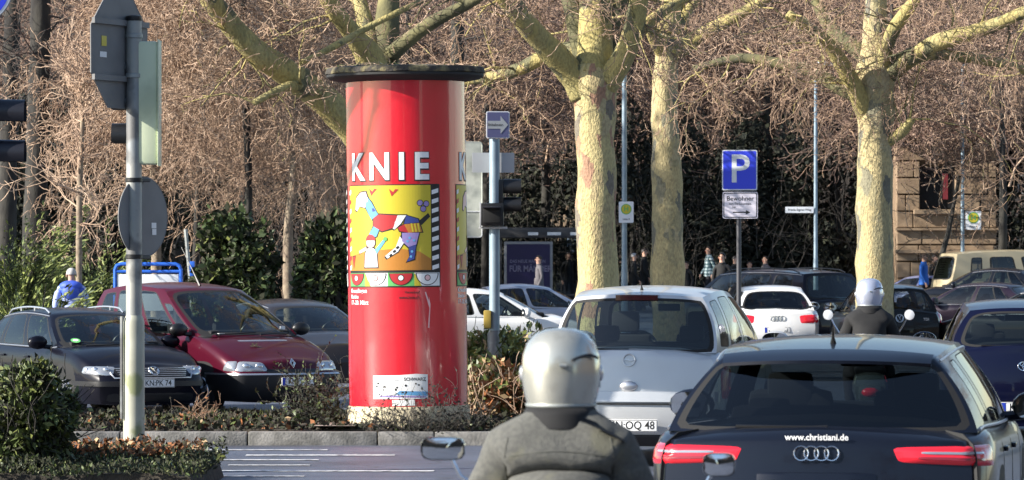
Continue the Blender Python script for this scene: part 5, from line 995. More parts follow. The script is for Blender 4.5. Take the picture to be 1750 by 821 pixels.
    for k in range(4):                                                     # scalloped lower band
        u0, u1 = k*.25, k*.25+.25; q([(u0, -.185), (u1, -.185), (u1, -.03), (u0, -.03)], Gr if k % 2 == 0 else Wt, 2); q([(u0, -.185), (u0+.07, -.185), (u0, -.03)], Y if k % 2 else Gr, 3)
        pp.append(circ((u0+.125)*w, zb-.035*h, .128, K, 4, 18, 180, 360)); pp.append(circ((u0+.125)*w, zb-.04*h, .116, Rd if k % 2 == 0 else Wt, 5, 18, 180, 360)); pp.append(circ((u0+.125)*w, zb-.09*h, .034, K, 6, 14)); pp.append(circ((u0+.125)*w, zb-.09*h, .026, Pk if k % 2 else Wt, 7, 14))
    ob = wrap_mesh(pp, .001, th0, 'poster', PM, ct)
    le = []
    zc = HC+(YH-288)/161.5-.13; hh = .275
    for ch, th in (('K', -53.5), ('N', -25.5), ('I', -3), ('E', 16)):
        le += tpoly(ch, hh*1.42, (R(th+68.5))*CR, zc-.005, 1, 1, .055, sx=.86); le += tpoly(ch, hh*1.42, (R(th+68.5))*CR, zc, 0, 2, .03, sx=.86)
    for k, (t_, sz) in enumerate((('Kreuzlingen', .062), ('Bleiche', .055), ('17.-20. März', .062))): le += tpoly(t_, sz, .01, zb-.24*h-.062*k, 0, 1, .02, 'LEFT')
    for k, (t_, sz) in enumerate((('Vorverkauf', .035), ('www.knie.ch', .042))): le += tpoly(t_, sz, .90, zb-.26*h-.055*k, 1, 1, .015, 'RIGHT')
    wrap_mesh(le, .0015, th0, 'lettering', ['white', 'black'], ob)
for k in range(3): poster(R(-68.5+126*k if k < 2 else 178))
st = [([(0, 0), (.60, 0), (.60, .255), (.47, .262), (.3, .25), (.0, .245)], 0, 1), ([(.22, -.075), (.46, -.07), (.46, -.005), (.22, -.01)], 0, 1), ([(.25, .045), (.60, .03), (.60, .075), (.30, .085)], 1, 2), ([(.05, .02), (.58, .012), (.58, .028), (.1, .04)], 2, 2)]
st += tpoly('SCHWARZ', .048, .58, .205, 3, 2, .02, 'RIGHT')+tpoly('Sohn', .04, .22, .20, 4, 2, .01, 'LEFT')
for k in range(16): rs_ = random.Random(k); st.append(circ(rs_.uniform(-.02, .6), rs_.uniform(-.03, .2), rs_.uniform(.006, .014), 3, 3, 8))
wrap_mesh(st, .001, math.asin((635-692)/101), 'torn_sticker', ['white', 'sky', 'purple', 'black', 'greysign'], ct).location = (0, 0, HC+(YH-680)/161.5-.13)
sm = [([(0, 0), (.015, .002), (.03, .25), (.012, .33), (.018, .2)], 0, 1), ([(.02, .2), (.028, .24), (-.02, .38), (-.03, .37)], 0, 1)]
wrap_mesh(sm, .001, math.asin((728-692)/101), 'torn_edge', ['pink'], ct).location = (0, 0, HC+(YH-560)/161.5-.13)
# ------------------------------------------------------------------ poles, signs, signals
def oriented(c, yaw):                                     # fn(u, v, w): u along the plate, v up, w towards its face; yaw 0 faces the camera
    c = Vector(c); r = Vector((math.cos(yaw), math.sin(yaw), 0)); n = Vector((math.sin(yaw), -math.cos(yaw), 0)); return lambda u, v, w=0: c+r*u+n*w+Vector((0, 0, v))
def rrect(w, h, r, n=5):
    out = []
    for cx, cy, a in ((w/2-r, h/2-r, 0), (-w/2+r, h/2-r, 90), (-w/2+r, -h/2+r, 180), (w/2-r, -h/2+r, 270)):
        out += [(cx+r*math.cos(R(a+90*i/n)), cy+r*math.sin(R(a+90*i/n))) for i in range(n+1)]
    return out
def circle(r, n=36): return [(r*math.cos(2*math.pi*i/n), r*math.sin(2*math.pi*i/n)) for i in range(n)]
def ngon8(r): return [(r*math.cos(R(22.5+45*i))/math.cos(R(22.5)), r*math.sin(R(22.5+45*i))/math.cos(R(22.5))) for i in range(8)]
# galvanised signal pole by the planting
s = 191; X, Y_ = px2x(229, s), F/s
pole = thing('signal_pole', 'stout galvanised signal pole with a thicker painted sleeve, in front of the black estate car', 'pole', (X, Y_, .1))
zs = zof(545, s)-.1
MB().lathe([(.098, 0), (.096, .3), (.094, zs-.03), (.085, zs), (.072, zs+.03)], 32).build('sleeve', ['polebase'], pole)
MB().lathe([(.072, zs+.02), (.070, zs+1.2), (.068, zof(32, s)-.1)], 32).build('tube', ['polegrey'], pole)
MB().lathe([(.071, zof(36, s)-.1), (.074, zof(34, s)-.1), (.07, zof(28, s)-.1), (.02, zof(26, s)-.1)], 28).build('pole_cap', ['blackplastic'], pole)
for py in (62, 130, 308, 439):
    MB().lathe([(.073, zof(py, s)-.12), (.078, zof(py, s)-.115), (.078, zof(py, s)-.085), (.073, zof(py, s)-.08)], 28, close=False).build('clamp_band', ['galv' if py < 200 else 'blackplastic'], pole)
MB().tube([(-.105, -.05, zof(735, s)), (-.105, -.05, zof(560, s))], .016, 6).build('cable_conduit', ['polegrey'], pole)
def plate_sign(name, label, c, yaw, outline, mats, rim=None, stud=None, face=None):
    f = oriented(c, yaw); b = MB(); b.prism(outline, -.012, .0, f, 0); root = b.build(name, mats, None, 40); tag(root, label, 'sign')
    if rim:
        b = MB(); b.tube([f(u, v, -.004) for u, v in outline+outline[:1]], rim, 5, caps=False); b.build('edge_rim', [mats[0]], root)
    if stud:
        for (u, v, w, h) in stud: MB().prism([(u-w/2, v-h/2), (u+w/2, v-h/2), (u+w/2, v+h/2), (u-w/2, v+h/2)], .001, .03, f).build('mounting_rail', [mats[0]], root)
    return root, f
# a stop sign seen from behind: its grey back faces the camera
c = P(206, 88, s)+Vector((0, -.10, 0)); rt, f = plate_sign('octagonal_sign', 'grey back of a big octagonal sign clamped near the top of the galvanised signal pole', c, R(66), ngon8(.51), ['signback'], .008, [(.0, .25, 1.0, .05), (.0, -.25, 1.0, .05)])
b = MB(); b.prism([(-.33, .03), (-.24, .03), (-.24, .12), (-.33, .12)], .002, .004, f); b.build('sticker', ['yellow'], rt)
b = MB(); b.prism([(-.36, -.07), (-.24, -.07), (-.24, -.02), (-.36, -.02)], .002, .004, f); b.build('sticker', ['white'], rt)
b = MB()
for v in (.25, -.25): b.tube([f(.12, v, .02), Vector((X, Y_, f(0, v).z))], .02, 6)
b.build('bracket', ['galv'], rt)
c = P(243, 371, s)+Vector((0, .12, 0)); rt, f = plate_sign('round_sign', 'dark grey back of a round sign fixed halfway up the galvanised signal pole', c, R(58), circle(.36), ['signback'], .008, [(-.06, 0, .05, .66)])
b = MB(); b.prism([(.12, -.10), (.19, -.10), (.19, -.05), (.12, -.05)], .002, .004, f); b.prism([(.13, -.16), (.19, -.16), (.19, -.105), (.13, -.105)], .002, .004, f); b.build('sticker', ['white'], rt)
b = MB()
for py in (308, 440): b.tube([(X+.05, Y_-.02, zof(py, s)), (X+.13, Y_+.09, zof(py, s))], .018, 6)
b.build('bracket', ['blackplastic'], rt)
# the signal head on that pole, seen from its side; visors point away to the left
c = P(249, 176, s)+Vector((.0, .10, 0))
sg = thing('traffic_light', 'pale green signal housing fixed to the galvanised signal pole, visors peeping out behind it', 'traffic light', tuple(c))
MB().box((.0, 0, 0), (.22, .30, 1.10), 0, .03).build('housing', ['palegreen'], sg)
b = MB(); b.box((.115, 0, 0), (.012, .33, 1.13), 0, .005); b.build('rear_cover', ['palegreen'], sg)
for k in (-1, 0, 1):
    b = MB(); zc = .30*k; prof = [(.115, -.10), (.118, -.36)]
    pts = [R(a) for a in range(-30, 211, 15)]
    b.grid(lambda x, a: (-.10+x, .12*math.cos(a), zc+.12*math.sin(a)), [0, -.12, -.21], pts); b.grid(lambda x, a: (-.10+x, .112*math.cos(a), zc+.112*math.sin(a)), [0, -.12, -.21], pts); b.build('visor', ['blackplastic'], sg)
    b = MB(); b.lathe([(.105, -.105), (.02, -.12)], 20, (0, 0, zc), 0, 'X'); b.build('lens', ['lamp_red_dark' if k == 1 else 'blackplastic'], sg)
b = MB(); b.tube([(-.02, -.05, .47), (-.11, -.10, .50)], .025, 6); b.tube([(-.02, -.05, -.5), (-.11, -.1, -.5)], .025, 6); b.build('bracket', ['galv'], sg)
# nearer signal at the frame edge, visors to the right
s2 = 215; c = P(-32, 222, s2); 
sp = thing('signal_pole', 'dark signal pole standing just outside the view beside the nearer traffic light', 'pole', (c.x-.22, c.y, 0)); MB().lathe([(.07, 0), (.068, 4.3)], 24).build('tube', ['polegrey'], sp)
sg = thing('traffic_light', 'near traffic light with two dark blue-black visors poking into view', 'traffic light', tuple(c))
MB().box((0, 0, .0), (.20, .30, .95), 0, .03).build('housing', ['blackplastic'], sg)
b = MB(); b.tube([(-.08, .0, .35), (-.22, 0, .38)], .025, 6); b.tube([(-.08, .0, -.35), (-.22, 0, -.38)], .025, 6); b.build('bracket', ['galv'], sg)
for zc in (zof(188, s2)-c.z, zof(257, s2)-c.z, zof(326, s2)-c.z-.02):
    if zc < -.4: continue
    b = MB(); pts = [R(a) for a in range(-40, 221, 13)]
    for rr in (.105, .097): b.grid(lambda x, a: (.10+x, rr*math.cos(a), zc-.02+rr*math.sin(a)*1.0-(.02*x)), [0, .1, .2, .25], pts)
    b.build('visor', ['visor_blue'], sg)
    b = MB(); b.lathe([(.09, .102), (.03, .115)], 20, (0, 0, zc-.02), 0, 'X'); b.build('lens', ['blackplastic'], sg)
rt, f = plate_sign('round_sign', 'corner of a round blue sign with a white edge', P(-48, -26, 200), R(8), circle(.36), ['signback'])
b = MB(); b.prism(circle(.35), .001, .003, f); b.build('white_edge', ['whitesign'], rt); b = MB(); b.prism(circle(.325), .004, .006, f); b.build('blue_field', ['blue'], rt)
# slimmer signal pole right of the column
s3 = 151; X3, Y3 = px2x(845, s3), F/s3
pole = thing('signal_pole', 'slim blue-grey signal pole between the red column and the silver helmeted rider', 'pole', (X3, Y3, .1)); zs = zof(568, s3)-.1
MB().lathe([(.082, 0), (.080, zs-.02), (.066, zs), (.062, zs+.02)], 28).build('sleeve', ['polegrey'], pole); MB().lathe([(.060, zs+.01), (.058, zof(238, s3)-.1)], 28).build('tube', ['polebluegrey'], pole)
rt, f = plate_sign('arrow_sign', 'small blue one-way sign with a lettered white arrow atop the slim signal pole', P(851, 214, s3)+Vector((0, -.07, 0)), R(8), rrect(.265, .305, .02), ['whitesign'], None)
b = MB(); b.prism(rrect(.245, .285, .015), .001, .004, f); b.build('blue_field', ['dullblue'], rt)
b = MB(); b.prism([(-.115, -.045), (.03, -.045), (.03, -.10), (.115, .0), (.03, .10), (.03, .045), (-.115, .045)], .005, .007, f); b.build('arrow', ['greyarrow'], rt)
b = MB(); text_on(b, 'Einbahnstr.', .042, lambda a, v: f(a-.03, v, .009), 0, .01); b.build('lettering', ['black'], rt, smooth=False)
rt, f = plate_sign('blank_plate', 'blank light grey plate across the slim signal pole under the arrow sign', P(843, 278, s3)+Vector((0, .075, 0)), R(6), rrect(.48, .225, .01), ['greysign'])
# signal heads on the slim pole
c = P(862, 352, s3)+Vector((0, .08, 0)); sg = thing('traffic_light', 'dark pedestrian signal with deep visors on the slim signal pole', 'traffic light', tuple(c))
MB().box((-.135, .02, .03), (.05, .2, .66), 0, .01).build('backing_plate', ['whitesign'], sg)
b = MB(); b.box((-.06, .0, .10), (.10, .22, .40), 0, .02); b.build('housing', ['blackplastic'], sg)
for zc in (.205, .0):
    b = MB(); pts = [R(a) for a in range(-40, 221, 13)]
    for rr in (.10, .092): b.grid(lambda x, a: (-.01+x, rr*math.cos(a), zc+rr*math.sin(a)), [0, .1, .2], pts)
    b.build('visor', ['blackplastic'], sg); b = MB(); b.lathe([(.09, -.012), (.03, .0)], 20, (0, 0, zc), 0, 'X'); b.build('lens', ['blackplastic'], sg)
c = P(846, 367, s3)+Vector((0, -.07, 0)); sg = thing('traffic_light', 'small square signal box facing forward low on the slim signal pole', 'traffic light', tuple(c))
MB().box((-.03, 0, 0), (.26, .14, .26), 0, .02).build('housing', ['blackplastic'], sg)
b = MB(); b.box((-.035, -.075, 0), (.2, .02, .19), 0, .01); b.build('visor_frame', ['darkrubber'], sg); b = MB(); b.box((-.035, -.10, .08), (.21, .1, .02), 0, .005); b.build('visor', ['visor_blue'], sg)
MB().box((-.165, .02, 0), (.018, .16, .28), 0, .004).build('edge_plate', ['greysign'], sg); b = MB(); b.box((-.02, .05, -.15), (.32, .12, .025), 0, .004); b.build('bracket', ['greysign'], sg)
MB().box((0, 0, 0), (.085, .09, .205), 0, .015).build('request_button', ['yellowbox'], None, loc=P(830, 546, s3)+Vector((.02, -.05, 0))); tag(bpy.data.objects['request_button'], 'yellow push-button box on the slim signal pole', 'push button')
# big mottled sign panels behind column and pole
rt, f = plate_sign('traffic_sign', 'tall mottled grey-white sign panel in two sections, half hidden by the red column', P(796, 302, 150), R(3), rrect(.37, .78, .03), ['mottled'], .008)
b = MB(); f2 = oriented(P(796, 384, 150), R(3)); b.prism(rrect(.37, .29, .03), -.012, 0, f2); b.build('lower_section', ['mottled'], rt); b = MB(); b.tube([f2(u, v) for u, v in rrect(.37, .29, .03)+rrect(.37, .29, .03)[:1]], .008, 5, caps=False); b.tube([f(-.03, -1.8, -.03), f(-.03, .42, -.03)], .035, 10); b.tube([f(-.03, -1.7, -.03), f(-.03, -2.7, -.03)], .035, 10); b.build('support', ['greysign'], rt)
# resident parking sign
s4 = 97; X4, Y4 = px2x(1263, s4), F/s4
pole = thing('sign_post', 'thin dark grey post carrying the blue parking sign', 'post', (X4, Y4+.06, 0)); MB().lathe([(.042, 0), (.042, zof(262, s4))], 16).build('tube', ['darkpost'], pole)
rt, f = plate_sign('parking_sign', 'blue parking sign with a big white P on the thin post', P(1264, 291, s4), R(-4), rrect(.62, .71, .03), ['whitesign'])
b = MB(); b.prism(rrect(.58, .67, .02), .001, .004, f); b.build('blue_field', ['blue'], rt); b = MB(); text_on(b, 'P', .70, lambda a, v: f(a, v, .007), 0, .012); b.build('lettering', ['whitesign'], rt, smooth=False)
rt, f = plate_sign('residents_sign', 'white supplementary sign reading Bewohner with a black arrow under the parking sign', P(1265, 351, s4), R(-4), rrect(.62, .47, .03), ['lilac'])
b = MB(); b.prism(rrect(.59, .44, .03), .001, .003, f); b.build('black_border', ['black'], rt); b = MB(); b.prism(rrect(.56, .41, .02), .0035, .0055, f); b.build('white_field', ['lilac'], rt)
b = MB(); text_on(b, 'Bewohner', .115, lambda a, v: f(a, v+.115, .008), 0, .006); text_on(b, 'mit Parkausweis', .06, lambda a, v: f(a, v+.025, .008), 0); text_on(b, 'Nr.', .055, lambda a, v: f(a-.1, v-.04, .008), 0); b.prism([(-.13, -.135), (.10, -.135), (.10, -.165), (.18, -.125), (.10, -.085), (.10, -.115), (-.13, -.115)], .006, .008, f); b.build('lettering', ['black'], rt, smooth=False)
# lamp posts with stop signs and a street-name plate
def lamp_post(label, px, s, top, r, head, hpx):
    x, y = px2x(px, s), F/s; p = thing('lamp_post', label, 'lamp post', (x, y, gz(y)), group='lamp posts along the far pavement'); h = zof(top, s)-gz(y)
    MB().lathe([(r*1.25, 0), (r*1.2, h*.2), (r, h*.25), (r*.8, h)], 16).build('shaft', ['polebluegrey'], p)
    b = MB(); b.tube([(0, 0, h-.02), (hpx*.4, 0, h+.05), (hpx, 0, h+.12)], .03, 8); b.build('arm', ['polebluegrey'], p)
    b = MB(); b.box((hpx*1.5, 0, h+.14), (.55, .25, .11), 0, .04); b.build('lamp_head', ['whitesign'], p)
lamp_post('blue-grey lamp post close behind the thickest lit plane trunk', 1067, 84, -60, .055, True, .4)
lamp_post('blue-grey lamp post carrying a small street-name plate', 1394, 62, 118, .055, True, .2)
lamp_post('pale lamp post with a stop flag in front of the stone villa', 1645, 59, 112, .055, True, .3)
def stop_flag(label, px, py, s, w, h):
    rt, f = plate_sign('bus_stop_sign', label, P(px, py, s)+Vector((0, -.08, 0)), 0, rrect(w, h, .02), ['whitesign']); tag(rt, group='bus stop signs')
    b = MB(); b.prism(circle(w*.36), .001, .003, lambda u, v, q=0: f(u, v+h*.14, q)); b.build('green_ring', ['green'], rt); b = MB(); b.prism(circle(w*.30), .004, .006, lambda u, v, q=0: f(u, v+h*.14, q)); b.build('yellow_disc', ['yellow'], rt)
    b = MB(); text_on(b, 'H', w*.46, lambda a, v: f(a, v+h*.14, .009), 0, .03); b.build('lettering', ['green'], rt, smooth=False); b = MB(); text_on(b, 'Linie 4', w*.17, lambda a, v: f(a, v-h*.33, .009), 0, .02); b.build('lettering', ['black'], rt, smooth=False)
stop_flag('bus stop sign half behind the lamp post beside the lit plane trunk', 1070, 363, 84, .30, .43); stop_flag('white bus stop sign with green ringed H in front of the stone villa', 1663, 377, 59, .45, .54)
rt, f = plate_sign('street_name_sign', 'narrow white street-name plate on the lamp post by the dark evergreens', P(1366, 359, 62)+Vector((0, -.07, 0)), 0, rrect(.78, .17, .01), ['whitesign']); b = MB(); text_on(b, 'Frieda-Sigrist-Weg', .085, lambda a, v: f(a, v, .004), 0, .01); b.build('lettering', ['black'], rt, smooth=False)
# blue tube-framed board and leaning post beyond the parked cars
s5 = 92; bd = thing('notice_board', 'white board in a bright blue tubular frame beyond the burgundy minivan', 'notice board', tuple(P(253, 470, s5)))
f = oriented((0, 0, 0), 0); w, zt_, zl = .61, .20, -2.0
b = MB(); b.tube([f(-w, zl), f(-w, zt_-.1), f(-w+.03, zt_-.03), f(-w+.1, zt_), f(w-.1, zt_), f(w-.03, zt_-.03), f(w, zt_-.1), f(w, zl)], .035, 8); b.tube([f(-w, .06), f(w, .06)], .03, 8); b.build('tube_frame', ['bluetube'], bd)
MB().box((0, .0, -.33), (1.14, .03, .68), 0, .01).build('panel', ['whitesign'], bd)
lp = thing('leaning_post', 'thin pale post leaning over behind the blue framed board', 'post', tuple(P(327, 500, 90)-Vector((0, 0, 1.3)))); MB().tube([(.03, 0, 0), (0, 0, 1.3), (-.11, 0, 2.5)], .035, 8).build('shaft', ['galv'], lp); MB().box((.02, -.03, 1.75), (.09, .05, .28), 0, .01).build('tag_plate', ['bluetube'], lp)
# bus shelter
s6 = 58; y6 = F/s6; g6 = gz(y6)
sh = thing('bus_shelter', 'dark flat-roofed bus shelter behind the white saloon', 'bus shelter', (px2x(930, s6), y6, g6)); X0, X1 = px2x(850, s6)-px2x(930, s6), px2x(1050, s6)-px2x(930, s6); zr = zof(408, s6)-g6
MB().box(((X0+X1)/2, .6, zr+.17), (X1-X0, 1.9, .30), 0, .03).build('roof', ['shelter'], sh)
for x in (X0+.1, X1-.1):
    for y in (-.2, 1.4): MB().box((x, y, zr/2), (.07, .07, zr), 0, .01).build('post', ['shelter'], sh)
for k in range(3): w = (X1-X0-.3)/3; MB().box((X0+.15+w*(k+.5), 1.4, zr/2+.1), (w-.06, .012, zr-.3)).build('pane', ['shelterglass'], sh)
for k in range(4): MB().box((X0+1.05+k*.62, -.358, zr+.14), (.30+.1*(k % 2), .01, .09)).build('destination_panel', ['whitesign'], sh)
MB().box(((X0+X1)/2, 1.0, .5), (X1-X0-.6, .4, .06), 0, .02).build('bench', ['shelter'], sh)
s6b = 58.6; pb = thing('poster_case', 'upright poster case with a deep violet advertisement beside the bus shelter', 'advertisement', tuple(P(903, 460, s6b)))
MB().box((0, .06, -.45), (1.42, .12, 2.5), 0, .02).build('case', ['greysign2'], pb); MB().box((0, -.004, -.35), (1.26, .01, 2.15)).build('poster', ['posterpurple'], pb)
b = MB(); text_on(b, 'DAS NEUE MAGAZIN', .13, lambda a, v: (a-.02, -.012, v+.22), 0, .02, sx=.85); text_on(b, 'FÜR MÄNNER', .25, lambda a, v: (a-.56, -.012, v+.0), 0, .02, 'LEFT', sx=.8); b.build('lettering', ['lettergrey'], pb, smooth=False)
# ------------------------------------------------------------------ people
def skin_body(joints, edges, root_i, sub=2):
    me = bpy.data.meshes.new('b'); me.from_pydata([j[0] for j in joints], edges, []); ob = bpy.data.objects.new('b', me); COL.objects.link(ob)
    md = ob.modifiers.new('s', 'SKIN'); md.use_smooth_shade = True
    for i, j in enumerate(joints):
        sv = me.skin_vertices[0].data[i]; sv.radius = j[1] if hasattr(j[1], '__len__') else (j[1], j[1]); sv.use_root = i == root_i
    md2 = ob.modifiers.new('u', 'SUBSURF'); md2.levels = sub; md2.render_levels = sub
    dg = bpy.context.evaluated_depsgraph_get(); m = bpy.data.meshes.new_from_object(ob.evaluated_get(dg)); bpy.data.objects.remove(ob); bpy.data.meshes.remove(me); return m
def person(label, loc, yaw, h, top, legs='trousers', hair='hairdark', walk=.0, hood=None, face=False, arm=0, group=None, hairlong=False, bulk=1.0):
    """standing or walking figure, facing -Y in its own space; one continuous body, clothes by face"""
    k = h/1.75
    J = []; E = []
    def j(p, r, par=None):
        J.append((Vector(p)*k, (r[0]*k, r[1]*k) if hasattr(r, '__len__') else r*k)); i = len(J)-1
        if par is not None: E.append((par, i))
        return i
    pel = j((0, 0, .93), (.15, .11)); wa = j((0, .0, 1.08), (.145*bulk, .105*bulk), pel); ch = j((0, .0, 1.26), (.165*bulk, .12*bulk), wa); sh = j((0, .01, 1.40), (.12*bulk, .09*bulk), ch); nk = j((0, .0, 1.48), .055, sh); j1 = j((0, -.01, 1.555), (.062, .075), nk); j2 = j((0, -.012, 1.64), (.072, .088), j1); j((0, -.005, 1.70), (.052, .065), j2)
    for sx in (1, -1):
        s0 = j((sx*.17*bulk, .01, 1.385), .062*bulk, sh); e = j((sx*.235*bulk**.5, .05-arm*.03+sx*walk*.12, 1.12), .048*bulk**1.5, s0); w = j((sx*.235, -.06-arm*.18+sx*walk*.18, .90+arm*.12), .034, e); hd = j((sx*.23, -.09-arm*.24+sx*walk*.2, .82+arm*.12), (.022, .040), w)
        for q in range(4): j((sx*(.222), -.115-arm*.25+sx*walk*.2+.018*q, .745+arm*.12+.008*abs(q-1.5)), .010, hd)
        j((sx*.205, -.125-arm*.24+sx*walk*.2, .80+arm*.12), .011, hd)
        st = sx*walk
        hp = j((sx*.095, 0, .88), .095, pel); kn = j((sx*.105, -st*.22-.02, .50), .062, hp); an = j((sx*.105, -st*.32+.05, .09), .042, kn); j((sx*.11, -st*.32-.13, .035), (.042, .03), an)
    me = skin_body(J, E, 0, 1)
    ms = ['skin', top, legs, 'blackcloth'];
    for m in ms: me.materials.append(MT[m])
    for p in me.polygons:
        c = p.center/k
        p.material_index = 0 if c.z > 1.475 or (abs(c.x) > .17 and c.z < .89+arm*.12 and c.z > .70) else (1 if c.z > .86 else (2 if c.z > .10 else 3)); p.use_smooth = True
    o = bpy.data.objects.new('person', me); COL.objects.link(o); o.location = loc; o.rotation_euler = (0, 0, yaw); tag(o, label, 'person', group)
    b = MB(); hr = (.088, .105, .085)
    def hp_(t, a): return Vector((hr[0]*math.sin(t)*math.sin(a), -.006+hr[1]*math.sin(t)*math.cos(a), 1.645+hr[2]*math.cos(t)*1.12))*k
    b.grid(lambda t, a: hp_(t*(1.75 if abs(a) < 1.6 else (1.15 if abs(a) < 2.2 else .85)), a), [i/8 for i in range(9)], [R(-180+15*i) for i in range(25)]); 
    if hairlong: b.ball(Vector((0, .06, 1.50))*k, (.085*k, .05*k, .14*k), 12)
    b.build('hair', [hair], o, 180)
    fb = MB(); fb.ball(Vector((0, -.098, 1.615))*k, (.014*k, .02*k, .024*k), 8); 
    for sx in (1, -1): fb.ball(Vector((sx*.083, .0, 1.615))*k, (.012*k, .025*k, .034*k), 8)
    fb.build('nose_and_ears', ['skin'], o)
    ey = MB()
    for sx in (1, -1): ey.ball(Vector((sx*.031, -.086, 1.640))*k, (.013*k, .008*k, .009*k), 8); ey.box(Vector((sx*.032, -.092, 1.665))*k, (.04*k, .012*k, .01*k), 0, .003)
    ey.build('eyes', ['hairdark'], o); mo = MB(); mo.box(Vector((0, -.090, 1.575))*k, (.048*k, .012*k, .010*k), 0, .004); mo.build('mouth', ['redp'], o)
    col = MB(); col.lathe([(.075*k, 1.43*k), (.085*k, 1.47*k), (.080*k, 1.50*k), (.068*k, 1.49*k)], 16, (0, .005*k, 0), close=False); col.build('collar', [top], o)
    if hood: hb = MB(); hb.ball(Vector((0, .05, 1.43))*k, (.20*k, .15*k, .10*k), 16); hb.ball(Vector((0, .12, 1.34))*k, (.15*k, .09*k, .14*k), 16); hb.ball(Vector((0, .02, 1.37))*k, (.255*k, .13*k, .085*k), 16); hb.build('hood', [hood], o, 180)
    hem = MB(); hem.lathe([(.165*k, .82*k), (.18*k, .84*k), (.175*k, 1.0*k), (.165*k, 1.1*k)], 20, close=False); hem.v = [(x, y*.76, z) for x, y, z in hem.v]; hem.build('jacket_hem', [top], o)
    return o
def stand(px, s, top_py, label, yaw, top, h=None, **kw):
    y = F/s; zt_ = zof(top_py, s); g = gz(y) if 'gz_' not in kw else kw.pop('gz_'); hh = h or (zt_-g); return person(label, (px2x(px, s), y, zt_-hh), R(yaw), hh, top, **kw)
G = 'people at the bus stop'
stand(122, 100, 457, 'grey-haired man in a blue anorak seen from behind past the black estate car', 178, 'paleblue', h=1.78, hair='hairgrey', legs='jeans', hood='blueanorak', walk=.3, bulk=1.22)
stand(1211, 57, 421, 'young person in a plaid jacket standing sideways past the slimmer plane trunk', -70, 'plaid', group=G, walk=.5, h=1.72)
stand(1234, 70, 431, 'dark-haired man looking out over the roof of the dark suv', -20, 'blackcloth', group=G, h=1.78)
stand(1256, 59, 437, 'dark-clothed figure half hidden by the parking sign post', 60, 'blackcloth', group=G, h=1.7)
stand(1281, 58, 446, 'short person whose head barely shows over the dark suv roof', 30, 'greycloth', group=G, h=1.6)
stand(1308, 57, 437, 'person with dark hair turned sideways above the roof rail of the dark suv', -60, 'greycloth', group=G, h=1.7)
stand(1083, 58, 432, 'dark-clothed person with greying hair bending forward behind the blue-grey lamp post', 100, 'blackcloth', group=G, hair='hairgrey', walk=.4, h=1.70)
stand(1101, 57, 424, 'tall person in black with dark hair right against the slimmer plane trunk', 80, 'blackcloth', group=G, walk=.6, h=1.82)
stand(1173, 58, 446, 'smaller dark-haired person in black just past the slimmer plane trunk', -40, 'blackcloth', group=G, h=1.6)
stand(972, 57, 430, 'person in black waiting inside the bus shelter by the lit plane trunk', 20, 'blackcloth', group=G, h=1.75)
stand(921, 62, 436, 'person in dark clothes standing before the violet poster case', -80, 'greycloth', group=G, h=1.72)
stand(1579, 58.5, 433, 'person in a bright blue top walking below the stone villa', 60, 'brightblue', h=1.75, walk=.5, group='walkers below the stone villa')
stand(1597, 58.2, 434, 'person in dark clothes walking close beside the bright blue top', 50, 'blackcloth', h=1.74, walk=.5, group='walkers below the stone villa')
